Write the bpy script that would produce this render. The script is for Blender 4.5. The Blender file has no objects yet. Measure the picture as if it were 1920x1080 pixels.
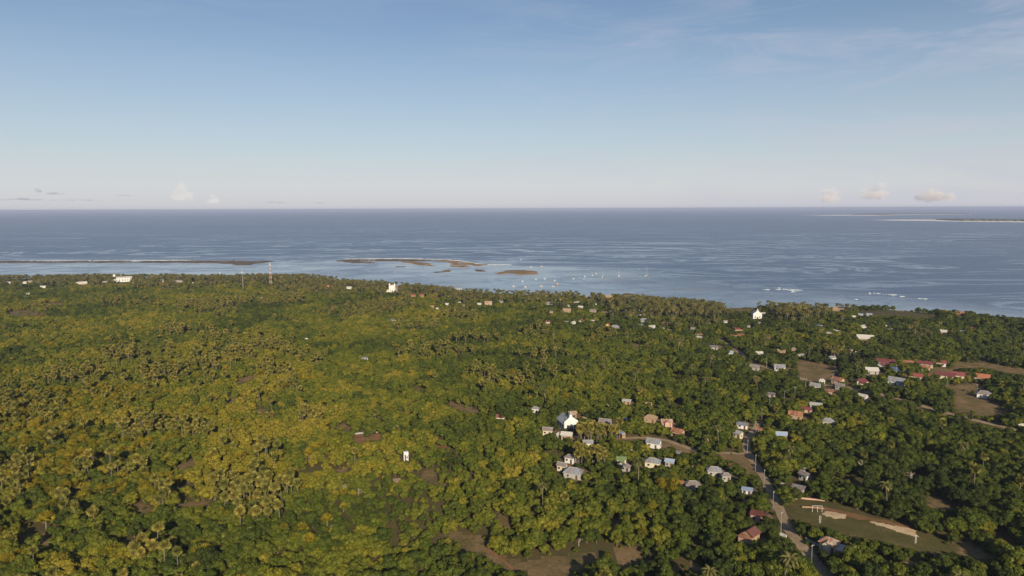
import bpy, math, random
import numpy as np
from mathutils import Matrix, Vector

# ------------------------------------------------------------------ camera, sky, sun, exposure
S = bpy.context.scene
COL = S.collection
H = 124.0
F = 1280.0
PITCH = math.radians(6.62)
ROLL = math.radians(0.20)
fw = np.array([0, math.cos(PITCH), -math.sin(PITCH)])
r0 = np.array([1.0, 0, 0]); u0 = np.array([0, math.sin(PITCH), math.cos(PITCH)])
rt = math.cos(ROLL) * r0 - math.sin(ROLL) * u0
up = math.sin(ROLL) * r0 + math.cos(ROLL) * u0
cd = bpy.data.cameras.new('camera'); cam = bpy.data.objects.new('camera', cd); COL.objects.link(cam)
cd.sensor_width = 36; cd.lens = 36 * F / 1920; cd.clip_start = 1; cd.clip_end = 200000
M = Matrix([[rt[0], up[0], -fw[0], 0], [rt[1], up[1], -fw[1], 0], [rt[2], up[2], -fw[2], H], [0, 0, 0, 1]])
cam.matrix_world = M
S.camera = cam

def ray(px, py):
    px = np.asarray(px, float); py = np.asarray(py, float)
    a = (px - 960) / F; b = (540 - py) / F
    v = fw[:, None] + rt[:, None] * a.ravel() + up[:, None] * b.ravel()
    return (v / np.linalg.norm(v, axis=0)).T

def proj(P):
    P = np.atleast_2d(np.asarray(P, float)); q = P - np.array([0, 0, H])
    z = q @ fw
    return 960 + F * (q @ rt) / z, 540 - F * (q @ up) / z, z

anti = ray(648, 950)[0]                      # the sun stands behind the camera; shadows run away from it
sun_dir = Vector((-anti[0], -anti[1], -anti[2]))
SUN_EL = math.asin(sun_dir.z); SUN_AZ = math.atan2(sun_dir.x, sun_dir.y)
ld = bpy.data.lights.new('sun', 'SUN'); sun = bpy.data.objects.new('sun', ld); COL.objects.link(sun)
ld.energy = 4.6; ld.angle = math.radians(0.5); ld.color = (1.0, 0.87, 0.66)
sun.rotation_euler = sun_dir.to_track_quat('Z', 'Y').to_euler()

W = bpy.data.worlds.new('World'); S.world = W; W.use_nodes = True
nt = W.node_tree; nt.nodes.clear()
def N(t, ty, **kw):
    n = t.nodes.new(ty)
    for k, v in kw.items(): setattr(n, k, v)
    return n
def Lk(t, a, b): t.links.new(a, b)
sky = N(nt, 'ShaderNodeTexSky', sky_type='NISHITA', sun_disc=False)
sky.sun_elevation = SUN_EL; sky.sun_rotation = SUN_AZ
sky.air_density = 1.0; sky.dust_density = 0.6; sky.ozone_density = 3.5; sky.altitude = 100
tc = N(nt, 'ShaderNodeTexCoord')
mp = N(nt, 'ShaderNodeMapping'); mp.inputs['Scale'].default_value = (2.2, 2.2, 13.0); mp.inputs['Rotation'].default_value = (0, math.radians(5), 0)
Lk(nt, tc.outputs['Generated'], mp.inputs['Vector'])
nz = N(nt, 'ShaderNodeTexNoise'); nz.inputs['Scale'].default_value = 1.6; nz.inputs['Detail'].default_value = 8; nz.inputs['Roughness'].default_value = 0.62; nz.inputs['Distortion'].default_value = 0.9
Lk(nt, mp.outputs[0], nz.inputs['Vector'])
cr = N(nt, 'ShaderNodeValToRGB'); cr.color_ramp.elements[0].position = 0.47; cr.color_ramp.elements[1].position = 0.78
Lk(nt, nz.outputs['Fac'], cr.inputs[0])
sx = N(nt, 'ShaderNodeSeparateXYZ'); Lk(nt, tc.outputs['Generated'], sx.inputs[0])
mr = N(nt, 'ShaderNodeMapRange'); mr.inputs[1].default_value = -0.1; mr.inputs[2].default_value = 0.6; mr.inputs[3].default_value = 0.12; mr.inputs[4].default_value = 0.85
Lk(nt, sx.outputs['X'], mr.inputs[0])
mm = N(nt, 'ShaderNodeMath', operation='MULTIPLY'); Lk(nt, cr.outputs[0], mm.inputs[0]); Lk(nt, mr.outputs[0], mm.inputs[1])
mx = N(nt, 'ShaderNodeMixRGB'); mx.inputs['Color2'].default_value = (6.6, 6.7, 7.8, 1)
Lk(nt, mm.outputs[0], mx.inputs['Fac']); Lk(nt, sky.outputs[0], mx.inputs['Color1'])
# thin pale veil of humid air low in the sky
hv = N(nt, 'ShaderNodeValToRGB'); Lk(nt, sx.outputs['Z'], hv.inputs[0])
el = hv.color_ramp.elements; el[0].position = 0.0; el[0].color = (.86,) * 3 + (1,); el[1].position = .40; el[1].color = (.0,) * 3 + (1,)
for p_, v_ in ((.03, .82), (.12, .50), (.24, .18)): e_ = el.new(p_); e_.color = (v_,) * 3 + (1,)
hc = N(nt, 'ShaderNodeValToRGB'); Lk(nt, sx.outputs['Z'], hc.inputs[0])
el = hc.color_ramp.elements; el[0].position = 0.0; el[0].color = (.60, .595, .65, 1); el[1].position = .3; el[1].color = (.47, .56, .70, 1)
e_ = el.new(.03); e_.color = (.63, .64, .67, 1); e_ = el.new(.10); e_.color = (.56, .62, .67, 1)
sc_ = N(nt, 'ShaderNodeVectorMath', operation='SCALE'); sc_.inputs['Scale'].default_value = 12.5; Lk(nt, hc.outputs[0], sc_.inputs[0])
mv = N(nt, 'ShaderNodeMixRGB'); Lk(nt, hv.outputs[0], mv.inputs['Fac']); Lk(nt, sky.outputs[0], mv.inputs['Color1']); Lk(nt, sc_.outputs[0], mv.inputs['Color2'])
Lk(nt, mv.outputs[0], mx.inputs['Color1'])
bg = N(nt, 'ShaderNodeBackground'); bg.inputs['Strength'].default_value = 0.070
Lk(nt, mx.outputs[0], bg.inputs['Color'])
wo = N(nt, 'ShaderNodeOutputWorld'); Lk(nt, bg.outputs[0], wo.inputs['Surface'])

S.view_settings.view_transform = 'Standard'; S.view_settings.look = 'None'
S.view_settings.exposure = 0.28; S.view_settings.gamma = 1
S.cycles.max_bounces = 4; S.cycles.diffuse_bounces = 2; S.cycles.glossy_bounces = 2
S.cycles.transmission_bounces = 2; S.cycles.transparent_max_bounces = 4; S.cycles.volume_bounces = 0
S.cycles.caustics_reflective = False; S.cycles.caustics_refractive = False

# ------------------------------------------------------------------ helpers
def tag(o, label=None, cat=None, group=None, kind=None):
    if label: o['label'] = label
    if cat: o['category'] = cat
    if group: o['group'] = group
    if kind: o['kind'] = kind
    return o
def mesh(name, V, Fc, mats, idx=None, smooth=False):
    m = bpy.data.meshes.new(name)
    m.from_pydata([tuple(v) for v in V], [], [tuple(f) for f in Fc])
    for k in (mats if isinstance(mats, (list, tuple)) else [mats]): m.materials.append(k)
    if idx is not None: m.polygons.foreach_set('material_index', list(idx))
    if smooth: m.polygons.foreach_set('use_smooth', [True] * len(m.polygons))
    m.update(); return m
def link(name, data, parent=None, loc=(0, 0, 0), rz=0, sc=None):
    o = bpy.data.objects.new(name, data); COL.objects.link(o)
    o.parent = parent; o.location = loc; o.rotation_euler = (0, 0, rz)
    if sc is not None: o.scale = (sc, sc, sc) if np.isscalar(sc) else sc
    return o
class MB:
    def __init__(s): s.V = []; s.F = []; s.I = []
    def add(s, V, Fc, i=0):
        n = len(s.V); s.V += [tuple(v) for v in V]; s.F += [tuple(n + k for k in f) for f in Fc]; s.I += [i] * len(Fc)
    def box(s, c, d, i=0, rz=0):
        x, y, z = d[0] / 2, d[1] / 2, d[2] / 2; cs, sn = math.cos(rz), math.sin(rz)
        V = [(c[0] + a * x * cs - b * y * sn, c[1] + a * x * sn + b * y * cs, c[2] + e * z) for a in (-1, 1) for b in (-1, 1) for e in (-1, 1)]
        s.add(V, [(0, 1, 3, 2), (4, 6, 7, 5), (0, 4, 5, 1), (2, 3, 7, 6), (0, 2, 6, 4), (1, 5, 7, 3)], i)
    def tube(s, pts, rad, n=6, i=0):
        V = []; Fc = []
        for k, (p, r) in enumerate(zip(pts, rad)):
            p = np.array(p, float)
            a = np.array(pts[min(k + 1, len(pts) - 1)], float) - np.array(pts[max(k - 1, 0)], float); a /= np.linalg.norm(a) + 1e-9
            e = np.cross(a, (0.3, 1, 0.1) if abs(a[2]) > 0.7 else (0, 0, 1)); e /= np.linalg.norm(e); g = np.cross(a, e)
            for j in range(n):
                t = 2 * math.pi * j / n; V.append(p + r * (math.cos(t) * e + math.sin(t) * g))
        for k in range(len(pts) - 1):
            for j in range(n):
                a0 = k * n + j; a1 = k * n + (j + 1) % n; Fc.append((a0, a1, a1 + n, a0 + n))
        Fc.append(tuple(range(n))[::-1]); Fc.append(tuple((len(pts) - 1) * n + j for j in range(n)))
        s.add(V, Fc, i)
    def build(s, name, mats, parent=None, loc=(0, 0, 0), rz=0, smooth=False):
        return link(name, mesh(name, s.V, s.F, mats, s.I, smooth), parent, loc, rz)

rng = np.random.RandomState(11)
_tab = rng.rand(256, 256)
def vnoise(x, y, sc, off=0):
    x = np.asarray(x, float) / sc + off * 17.3 + 1000; y = np.asarray(y, float) / sc + off * 9.1 + 1000
    i = np.floor(x).astype(int); j = np.floor(y).astype(int); a = x - i; b = y - j
    a = a * a * (3 - 2 * a); b = b * b * (3 - 2 * b)
    g = lambda p, q: _tab[p % 256, q % 256]
    return (g(i, j) * (1 - a) * (1 - b) + g(i + 1, j) * a * (1 - b) + g(i, j + 1) * (1 - a) * b + g(i + 1, j + 1) * a * b)
def fbm(x, y, sc, off=0): return (vnoise(x, y, sc, off) + .5 * vnoise(x, y, sc / 2.1, off + 1) + .25 * vnoise(x, y, sc / 4.3, off + 2)) / 1.75

# ------------------------------------------------------------------ coast and terrain height
coast_px = [(-500, 526.5), (-200, 526.5), (0, 525.5), (300, 523.75), (440, 525.4), (490, 522.77), (600, 523.5), (650, 530.88), (760, 541.6), (850, 549.38), (920, 554.2), (1060, 556), (1130, 561), (1200, 566), (1300, 574), (1350, 579), (1400, 576), (1470, 580), (1560, 583), (1640, 580), (1730, 586), (1800, 592), (1920, 604), (2100, 620), (2500, 662)]
def on_plane(px, py, z):
    d = ray(px, py); t = (z - H) / d[:, 2]; return np.stack([d[:, 0] * t, d[:, 1] * t, np.full(len(t), z)], 1)
_c = on_plane([p[0] for p in coast_px], [p[1] for p in coast_px], 0.0)
CX, CY = _c[:, 0], _c[:, 1]
def coast_y(x):
    x = np.asarray(x, float)
    return np.interp(x, CX, CY) + (vnoise(x, x * 0, 60, 3) - .5) * 16 + (vnoise(x, x * 0, 17, 5) - .5) * 7
def height(x, y):
    x = np.asarray(x, float); y = np.asarray(y, float)
    inl = coast_y(x) - y
    rise = 3.6 * (1 - np.exp(-np.clip(inl, 0, None) / 45.0))
    und = (fbm(x, y, 170, 7) - .5) * 7 * np.clip(inl / 250, 0, 1)
    sea = -np.clip(-inl, 0, None) * 0.03
    return rise + und + np.clip(sea, -6, 0)
def ground(px, py, dz=0.0):
    """the point where the ray through a pixel meets the ground (plus dz)"""
    d = ray(px, py); z = np.full(len(d), 4.0 + dz)
    for _ in range(12):
        t = (z - H) / d[:, 2]; x = d[:, 0] * t; y = d[:, 1] * t; z = 0.5 * z + 0.5 * (height(x, y) + dz)
    t = (z - H) / d[:, 2]
    return np.stack([d[:, 0] * t, d[:, 1] * t, z - dz], 1)
def g1(px, py, dz=0.0): return ground([px], [py], dz)[0]

# ------------------------------------------------------------------ materials
def mat(name):
    m = bpy.data.materials.new(name); m.use_nodes = True; m.node_tree.nodes.clear(); return m, m.node_tree
def out(t, sh): o = N(t, 'ShaderNodeOutputMaterial'); Lk(t, sh, o.inputs['Surface'])
def ramp(t, src, stops):
    c = N(t, 'ShaderNodeValToRGB'); e = c.color_ramp.elements
    while len(e) < len(stops): e.new(0.5)
    for k, (p, col) in enumerate(stops): e[k].position = p; e[k].color = (*col, 1)
    if src is not None: Lk(t, src, c.inputs[0])
    return c.outputs[0]
def noise(t, vec, scale, detail=4, rough=.55, dist=0):
    n = N(t, 'ShaderNodeTexNoise'); n.inputs['Scale'].default_value = scale; n.inputs['Detail'].default_value = detail
    n.inputs['Roughness'].default_value = rough; n.inputs['Distortion'].default_value = dist
    if vec is not None: Lk(t, vec, n.inputs['Vector'])
    return n.outputs['Fac']
def pos(t):
    g = N(t, 'ShaderNodeNewGeometry'); return g.outputs['Position']
def objc(t): return N(t, 'ShaderNodeTexCoord').outputs['Object']
def mixc(t, f, a, b, mode='MIX'):
    m = N(t, 'ShaderNodeMixRGB', blend_type=mode)
    for s, v in ((m.inputs['Fac'], f), (m.inputs['Color1'], a), (m.inputs['Color2'], b)):
        if isinstance(v, (int, float)): s.default_value = v
        elif isinstance(v, tuple): s.default_value = (*v, 1)
        else: Lk(t, v, s)
    return m.outputs[0]
def math_(t, op, a, b=None, clamp=False):
    m = N(t, 'ShaderNodeMath', operation=op, use_clamp=clamp)
    for s, v in zip(m.inputs, (a, b)):
        if v is None: continue
        if isinstance(v, (int, float)): s.default_value = v
        else: Lk(t, v, s)
    return m.outputs[0]
def mrange(t, v, a, b, c, d):
    m = N(t, 'ShaderNodeMapRange'); Lk(t, v, m.inputs[0])
    for k, x in enumerate((a, b, c, d)): m.inputs[k + 1].default_value = x
    return m.outputs[0]
def bsdf(t, col, rough=.8, spec=.3, metal=0):
    b = N(t, 'ShaderNodeBsdfPrincipled')
    if isinstance(col, tuple): b.inputs['Base Color'].default_value = (*col, 1)
    else: Lk(t, col, b.inputs['Base Color'])
    if isinstance(rough, (int, float)): b.inputs['Roughness'].default_value = rough
    else: Lk(t, rough, b.inputs['Roughness'])
    b.inputs['Specular IOR Level'].default_value = spec; b.inputs['Metallic'].default_value = metal
    return b

def leaf_mat(name, stops, trans=.22, lo=.55, hi=1.4):
    m, t = mat(name)
    a = N(t, 'ShaderNodeAttribute', attribute_type='INSTANCER', attribute_name='tint')
    c = ramp(t, a.outputs['Fac'], stops)
    g = N(t, 'ShaderNodeNewGeometry')
    v = mrange(t, g.outputs['Random Per Island'], 0, 1, lo, hi)
    h = N(t, 'ShaderNodeHueSaturation'); Lk(t, v, h.inputs['Value']); Lk(t, c, h.inputs['Color'])
    h.inputs['Saturation'].default_value = 1.0
    c = mixc(t, mrange(t, noise(t, g.outputs['Position'], .35, 2), .4, .7, 0, .3), h.outputs[0], (0.11, 0.10, 0.022))
    d = N(t, 'ShaderNodeBsdfDiffuse'); Lk(t, c, d.inputs[0])
    tr = N(t, 'ShaderNodeBsdfTranslucent'); Lk(t, c, tr.inputs[0])
    gl = N(t, 'ShaderNodeBsdfGlossy'); gl.inputs['Roughness'].default_value = .45; gl.inputs['Color'].default_value = (.8, .8, .8, 1)
    ms = N(t, 'ShaderNodeMixShader'); ms.inputs[0].default_value = trans; Lk(t, d.outputs[0], ms.inputs[1]); Lk(t, tr.outputs[0], ms.inputs[2])
    m2 = N(t, 'ShaderNodeMixShader'); m2.inputs[0].default_value = .01; Lk(t, ms.outputs[0], m2.inputs[1]); Lk(t, gl.outputs[0], m2.inputs[2])
    out(t, m2.outputs[0]); return m
GREEN = leaf_mat('foliage_broadleaf', [(0, (.036, .054, .010)), (.3, (.070, .096, .012)), (.55, (.122, .142, .015)), (.8, (.19, .182, .018)), (1, (.27, .22, .024))])
OLIVE = leaf_mat('foliage_fan_palm', [(0, (.125, .138, .030)), (.5, (.205, .19, .042)), (1, (.29, .235, .05))], .12)
YELLOW = leaf_mat('foliage_yellow_palm', [(0, (.18, .17, .014)), (.5, (.29, .235, .018)), (1, (.38, .28, .022))], .2)
COCO = leaf_mat('foliage_coconut', [(0, (.075, .085, .026)), (.5, (.15, .14, .042)), (1, (.24, .19, .06))], .15)
def simple(name, col, var=.25, scale=1.2, rough=.85, spec=.2, metal=0):
    m, t = mat(name)
    n = noise(t, objc(t), scale, 5, .6)
    c = mixc(t, n, tuple(x * (1 - var) for x in col), tuple(min(1, x * (1 + var)) for x in col))
    out(t, bsdf(t, c, rough, spec, metal).outputs[0]); return m
BARK = simple('bark', (.16, .12, .085), .4, 3)
PBARK = simple('palm_bark', (.17, .14, .105), .35, 4)
DEAD = simple('dead_fronds', (.20, .12, .06), .4, 3)
GREYB = simple('bleached_branches', (.36, .30, .23), .25, 3)

def ground_mat():
    m, t = mat('dry_ground'); p = pos(t)
    a = noise(t, p, .02, 6, .6); b = noise(t, p, .25, 6, .7); c = noise(t, p, 2.2, 3, .6)
    base = ramp(t, a, [(.35, (.060, .062, .018)), (.5, (.090, .074, .026)), (.65, (.13, .085, .038))])
    base = mixc(t, mrange(t, b, .42, .62, 0, .8), base, (.055, .062, .018))
    base = mixc(t, mrange(t, c, .3, .75, 0, .45), base, (.19, .125, .07))
    br = bsdf(t, base, .95, .1)
    bm = N(t, 'ShaderNodeBump'); bm.inputs['Strength'].default_value = .5; bm.inputs['Distance'].default_value = .5; Lk(t, c, bm.inputs['Height']); Lk(t, bm.outputs[0], br.inputs['Normal'])
    # sand where the land meets the sea
    at = N(t, 'ShaderNodeAttribute', attribute_name='beach')
    sand = ramp(t, c, [(.3, (.30, .24, .16)), (.7, (.42, .35, .25))])
    bs = bsdf(t, sand, .9, .15)
    f = math_(t, 'ADD', at.outputs['Fac'], math_(t, 'MULTIPLY', math_(t, 'SUBTRACT', b, .5), .8)); f = mrange(t, f, .35, .6, 0, 1)
    ms = N(t, 'ShaderNodeMixShader'); Lk(t, f, ms.inputs[0]); Lk(t, br.outputs[0], ms.inputs[1]); Lk(t, bs.outputs[0], ms.inputs[2])
    out(t, ms.outputs[0]); return m
def earth(name, stops, scale=.3, d2=3.0):
    m, t = mat(name); p = pos(t)
    a = noise(t, p, scale, 6, .65); b = noise(t, p, d2, 4, .6)
    c = ramp(t, mixc(t, .35, a, b), stops); out(t, bsdf(t, c, .95, .1).outputs[0]); return m
ROAD = earth('road_dirt', [(.32, (.20, .14, .08)), (.5, (.31, .225, .14)), (.68, (.42, .31, .20))])
SAND = earth('pale_sand', [(.3, (.36, .23, .12)), (.5, (.55, .40, .24)), (.7, (.66, .50, .32))], .35)
REDE = earth('red_earth', [(.34, (.10, .085, .03)), (.48, (.20, .105, .05)), (.64, (.30, .15, .08))])
YARD = earth('bare_yard', [(.34, (.10, .088, .034)), (.5, (.19, .125, .070)), (.66, (.29, .19, .12))], .16, 1.1)
FIELD = earth('field_grass', [(.36, (.068, .066, .020)), (.5, (.095, .083, .028)), (.64, (.15, .115, .048))], .12, .9)
SCRUB = earth('dry_grass', [(.36, (.088, .080, .028)), (.48, (.16, .112, .050)), (.62, (.24, .155, .082))], .10, .8)

# ------------------------------------------------------------------ the setting: ground, water, reefs, roads
GR = ground_mat()
gx = np.linspace(-1750, 1750, 351); gy = np.concatenate([np.linspace(-400, 520, 116), np.linspace(528, 1640, 160)])
X, Y = np.meshgrid(gx, gy); Z = height(X, Y)
V = np.stack([X.ravel(), Y.ravel(), Z.ravel()], 1); nx, ny = len(gx), len(gy)
Fc = [(j * nx + i, j * nx + i + 1, (j + 1) * nx + i + 1, (j + 1) * nx + i) for j in range(ny - 1) for i in range(nx - 1)]
gm = mesh('ground', V, Fc, GR, smooth=True)
at = gm.attributes.new('beach', 'FLOAT', 'POINT')
inl = (coast_y(X) - Y).ravel(); at.data.foreach_set('value', np.clip(1 - inl / 26.0, 0, 1).astype(np.float32))
tag(link('ground', gm), kind='structure')

def water_mat():
    m, t = mat('sea_water'); p = pos(t)
    a = N(t, 'ShaderNodeAttribute', attribute_name='shallow'); sh = a.outputs['Fac']
    ca = N(t, 'ShaderNodeAttribute', attribute_name='calm'); calm = ca.outputs['Fac']
    # slicks: warped long bands of smoother water
    mp = N(t, 'ShaderNodeMapping'); mp.inputs['Scale'].default_value = (.0016, .0048, .001); mp.inputs['Rotation'].default_value = (0, 0, math.radians(24)); Lk(t, p, mp.inputs[0])
    s1 = noise(t, mp.outputs[0], 1.0, 7, .62, 1.8)
    mp2 = N(t, 'ShaderNodeMapping'); mp2.inputs['Scale'].default_value = (.00035, .0011, .001); mp2.inputs['Rotation'].default_value = (0, 0, math.radians(-8)); Lk(t, p, mp2.inputs[0])
    s2 = noise(t, mp2.outputs[0], 1.0, 5, .6, 1.2)
    ridge = math_(t, 'ABSOLUTE', math_(t, 'SUBTRACT', s1, .5))
    band = mrange(t, ridge, 0, .042, 1, 0)
    slick = math_(t, 'MULTIPLY', band, mrange(t, s2, .38, .56, .25, 1))
    dd = N(t, 'ShaderNodeVectorMath', operation='LENGTH'); Lk(t, p, dd.inputs[0])
    near = mrange(t, dd.outputs['Value'], 1500, 5200, 1, .16)
    slick = math_(t, 'MULTIPLY', slick, near)
    patches = mrange(t, s1, .45, .62, 0, 1)
    calmf = math_(t, 'MULTIPLY', calm, math_(t, 'ADD', .50, math_(t, 'ADD', math_(t, 'MULTIPLY', patches, .35), math_(t, 'MULTIPLY', mrange(t, noise(t, p, .011, 5, .6, 1.2), .42, .56, 0, 1), .45))))
    sm = math_(t, 'MAXIMUM', slick, calmf, True)
    rough = mrange(t, sm, 0, 1, .36, .05)
    deep = mixc(t, mrange(t, s2, .35, .65, 0, 1), (.074, .112, .195), (.092, .132, .218))
    n3 = noise(t, p, .012, 6, .65, 1.0)
    shal = ramp(t, n3, [(.38, (.09, .14, .18)), (.52, (.17, .23, .29)), (.64, (.23, .24, .24))])
    c = mixc(t, sh, deep, shal)
    b = bsdf(t, c, rough, .5); b.inputs['IOR'].default_value = 1.33
    w1 = noise(t, p, .05, 8, .7); w2 = noise(t, p, .9, 3, .6)
    hh = math_(t, 'ADD', math_(t, 'MULTIPLY', w1, 3.0), math_(t, 'MULTIPLY', w2, .35))
    bm = N(t, 'ShaderNodeBump'); bm.inputs['Distance'].default_value = 1.0
    Lk(t, math_(t, 'MULTIPLY', mrange(t, sm, 0, 1, .26, .03), mrange(t, dd.outputs['Value'], 900, 3200, 1, .12)), bm.inputs['Strength']); Lk(t, hh, bm.inputs['Height']); Lk(t, bm.outputs[0], b.inputs['Normal'])
    out(t, b.outputs[0]); return m
wx = np.concatenate([[-45000, -20000, -9000, -5000, -3200], np.linspace(-2600, 2600, 210), [3200, 5000, 9000, 20000, 45000]])
wy = np.concatenate([[300], np.linspace(480, 2400, 180), [2600, 2900, 3400, 4200, 5500, 8000, 12000, 20000, 30000, 40000]])
X, Y = np.meshgrid(wx, wy); V = np.stack([X.ravel(), Y.ravel(), 0 * X.ravel()], 1); nx, ny = len(wx), len(wy)
Fc = [(j * nx + i, j * nx + i + 1, (j + 1) * nx + i + 1, (j + 1) * nx + i) for j in range(ny - 1) for i in range(nx - 1)]
wm = mesh('water', V, Fc, water_mat())
off = (Y - coast_y(X)).ravel(); pxw, pyw, zw = proj(V + np.array([0, 0, 0]))
n1 = fbm(V[:, 0], V[:, 1], 260, 21)
# the reef lagoon reaches out to the reef crest; on the open right side the shelf is narrower
reef_y = np.interp(V[:, 0], [-1500, -300, -100, 250, 500, 1600], [1700, 1700, 1600, 1450, 900, 700]) + (n1 - .5) * 200
shal = np.clip(1 - (V[:, 1] - (reef_y - 60)) / 220, 0, 1) * np.clip(.40 + .9 * (n1 - .3), 0, 1)
shal = np.maximum(shal, np.clip(1 - off / 190, 0, 1) * .95)
lag = np.clip((reef_y - V[:, 1]) / 60, 0, 1) * np.clip((360 - V[:, 0]) / 260, 0, 1)
calm = np.clip(np.maximum(lag * np.clip(.55 + 1.2 * (fbm(V[:, 0], V[:, 1], 170, 33) - .35), .2, 1), np.clip(1 - off / 240, 0, 1) * .75), 0, 1)
for nme, val in (('shallow', shal), ('calm', calm)):
    a = wm.attributes.new(nme, 'FLOAT', 'POINT'); a.data.foreach_set('value', val.astype(np.float32))
tag(link('water', wm), kind='structure')

def inpoly(px, py, poly):
    px = np.asarray(px); py = np.asarray(py); c = np.zeros(px.shape, bool); n = len(poly)
    for i in range(n):
        x1, y1 = poly[i]; x2, y2 = poly[(i + 1) % n]
        if y1 == y2: continue
        c ^= ((y1 > py) != (y2 > py)) & (px < (x2 - x1) * (py - y1) / (y2 - y1) + x1)
    return c
def drape(name, poly, m, lift, step=4.0, z=None, kind='structure', edge=1.5, label=None, cat=None, crown=0.0, holes=None):
    """a sheet lying on the ground (or at level z) inside an outline, with a ragged edge and real thickness at the rim"""
    P = on_plane([p[0] for p in poly], [p[1] for p in poly], z) if z is not None else ground([p[0] for p in poly], [p[1] for p in poly])
    # densify and roughen the outline in the world
    Q = []
    for i in range(len(P)):
        a, b = P[i][:2], P[(i + 1) % len(P)][:2]; k = max(1, int(np.linalg.norm(b - a) / step))
        for j in range(k): Q.append(a + (b - a) * j / k)
    Q = np.array(Q); Q = Q + np.stack([vnoise(Q[:, 0], Q[:, 1], step * 1.6, 41) - .5, vnoise(Q[:, 0], Q[:, 1], step * 1.6, 47) - .5], 1) * 2 * edge
    x0, y0 = Q.min(0) - step; x1, y1 = Q.max(0) + step
    st = max(step * .6, math.sqrt((x1 - x0) * (y1 - y0) / 16000))
    xs = np.arange(x0, x1 + st, st); ys = np.arange(y0, y1 + st, st)
    XX, YY = np.meshgrid(xs, ys); cx = XX[:-1, :-1] + st / 2; cy = YY[:-1, :-1] + st / 2
    ins = inpoly(cx, cy, [tuple(q) for q in Q])
    if holes: ins &= fbm(cx, cy, holes[0], 71) + .15 * (vnoise(cx, cy, holes[0] / 9, 73) - .5) > holes[1]
    zz = (height(XX, YY) if z is None else np.full(XX.shape, z)) + lift
    if crown: zz = zz + crown * fbm(XX, YY, 30, 51)
    V = []; idm = {}; Fc = []
    def vid(j, i):
        if (j, i) not in idm: idm[(j, i)] = len(V); V.append((XX[j, i], YY[j, i], zz[j, i]))
        return idm[(j, i)]
    for j, i in zip(*np.nonzero(ins)): Fc.append((vid(j, i), vid(j, i + 1), vid(j + 1, i + 1), vid(j + 1, i)))
    if not Fc: return None
    # rim skirt
    from collections import Counter
    ed = Counter()
    for f in Fc:
        for a, b in zip(f, f[1:] + f[:1]): ed[(a, b)] += 1
    for (a, b) in list(ed):
        if (b, a) not in ed:
            n = len(V); va, vb = V[a], V[b]; dz = lift + .25 + crown
            V.append((va[0], va[1], va[2] - dz)); V.append((vb[0], vb[1], vb[2] - dz)); Fc.append((b, a, n, n + 1))
    o = link(name, mesh(name, V, Fc, m)); tag(o, label, cat, kind=kind); return o
def ribbon(name, pts, width, m, lift=.06, kind='structure', z=None):
    P = (ground([p[0] for p in pts], [p[1] for p in pts]) if z is None else on_plane([p[0] for p in pts], [p[1] for p in pts], z))[:, :2]
    Q = []
    for i in range(len(P) - 1):
        k = max(1, int(np.linalg.norm(P[i + 1] - P[i]) / 4))
        for j in range(k): Q.append(P[i] + (P[i + 1] - P[i]) * j / k)
    Q.append(P[-1]); Q = np.array(Q)
    for _ in range(3): Q[1:-1] = (Q[:-2] + Q[1:-1] * 2 + Q[2:]) / 4
    T = np.gradient(Q, axis=0); T /= np.linalg.norm(T, axis=1)[:, None] + 1e-9; Nn = np.stack([-T[:, 1], T[:, 0]], 1)
    V = []; Fc = []; C = 5
    wv = width * (1 + .22 * (vnoise(Q[:, 0], Q[:, 1], 14, 61) - .5) * 2)
    for k in range(len(Q)):
        for c in range(C):
            q = Q[k] + Nn[k] * wv[k] * (c / (C - 1) - .5); V.append((q[0], q[1], (float(height(q[0], q[1])) if z is None else z) + (lift if 0 < c < C - 1 else lift - .05)))
    for k in range(len(Q) - 1):
        for c in range(C - 1): Fc.append((k * C + c, k * C + c + 1, (k + 1) * C + c + 1, (k + 1) * C + c))
    o = link(name, mesh(name, V, Fc, m, smooth=True)); tag(o, kind=kind); return o

CLEAR = []      # (polygon in the photo, how much of it stays open)
def clearing(poly, name=None, m=None, lift=.05, open_=1.0, **k):
    CLEAR.append((poly, open_))
    if m is not None: drape(name, poly, m, lift, **k)
clearing([(1478, 944), (1500, 936), (1545, 940), (1590, 950), (1640, 972), (1700, 988), (1732, 1000), (1768, 1014), (1790, 1034), (1760, 1040), (1700, 1028), (1640, 1012), (1590, 1005), (1548, 988), (1490, 974), (1470, 958)], 'field', FIELD, .06)
drape('sand', [(1545, 960), (1560, 959), (1588, 966), (1590, 972), (1570, 973), (1545, 968)], SAND, .10, .6, edge=.9)
drape('sand', [(1628, 977), (1660, 982), (1700, 990), (1718, 996), (1722, 1007), (1700, 1003), (1670, 992), (1640, 984)], SAND, .10, .6, edge=.9)
drape('path', [(1506, 948), (1545, 951), (1580, 958), (1620, 968), (1660, 975), (1715, 988), (1700, 991), (1660, 980), (1610, 974), (1575, 965), (1545, 957), (1505, 952)], REDE, .08, .6, edge=.7)
clearing([(1395, 846), (1350, 850), (1352, 858), (1385, 868), (1400, 888), (1425, 890), (1425, 872), (1412, 858)], 'ground', SCRUB, .05)
clearing([(1150, 818), (1205, 816), (1240, 822), (1280, 836), (1300, 848), (1285, 850), (1255, 834), (1215, 826), (1160, 826)], 'ground', SCRUB, .05)
clearing([(1494, 672), (1540, 680), (1572, 688), (1574, 700), (1560, 712), (1525, 716), (1500, 706), (1495, 690)], 'ground', SCRUB, .05, open_=.92)
clearing([(1790, 736), (1812, 738), (1860, 752), (1892, 764), (1888, 776), (1835, 780), (1795, 774), (1788, 758)], 'ground', SCRUB, .05, open_=.93)
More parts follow.
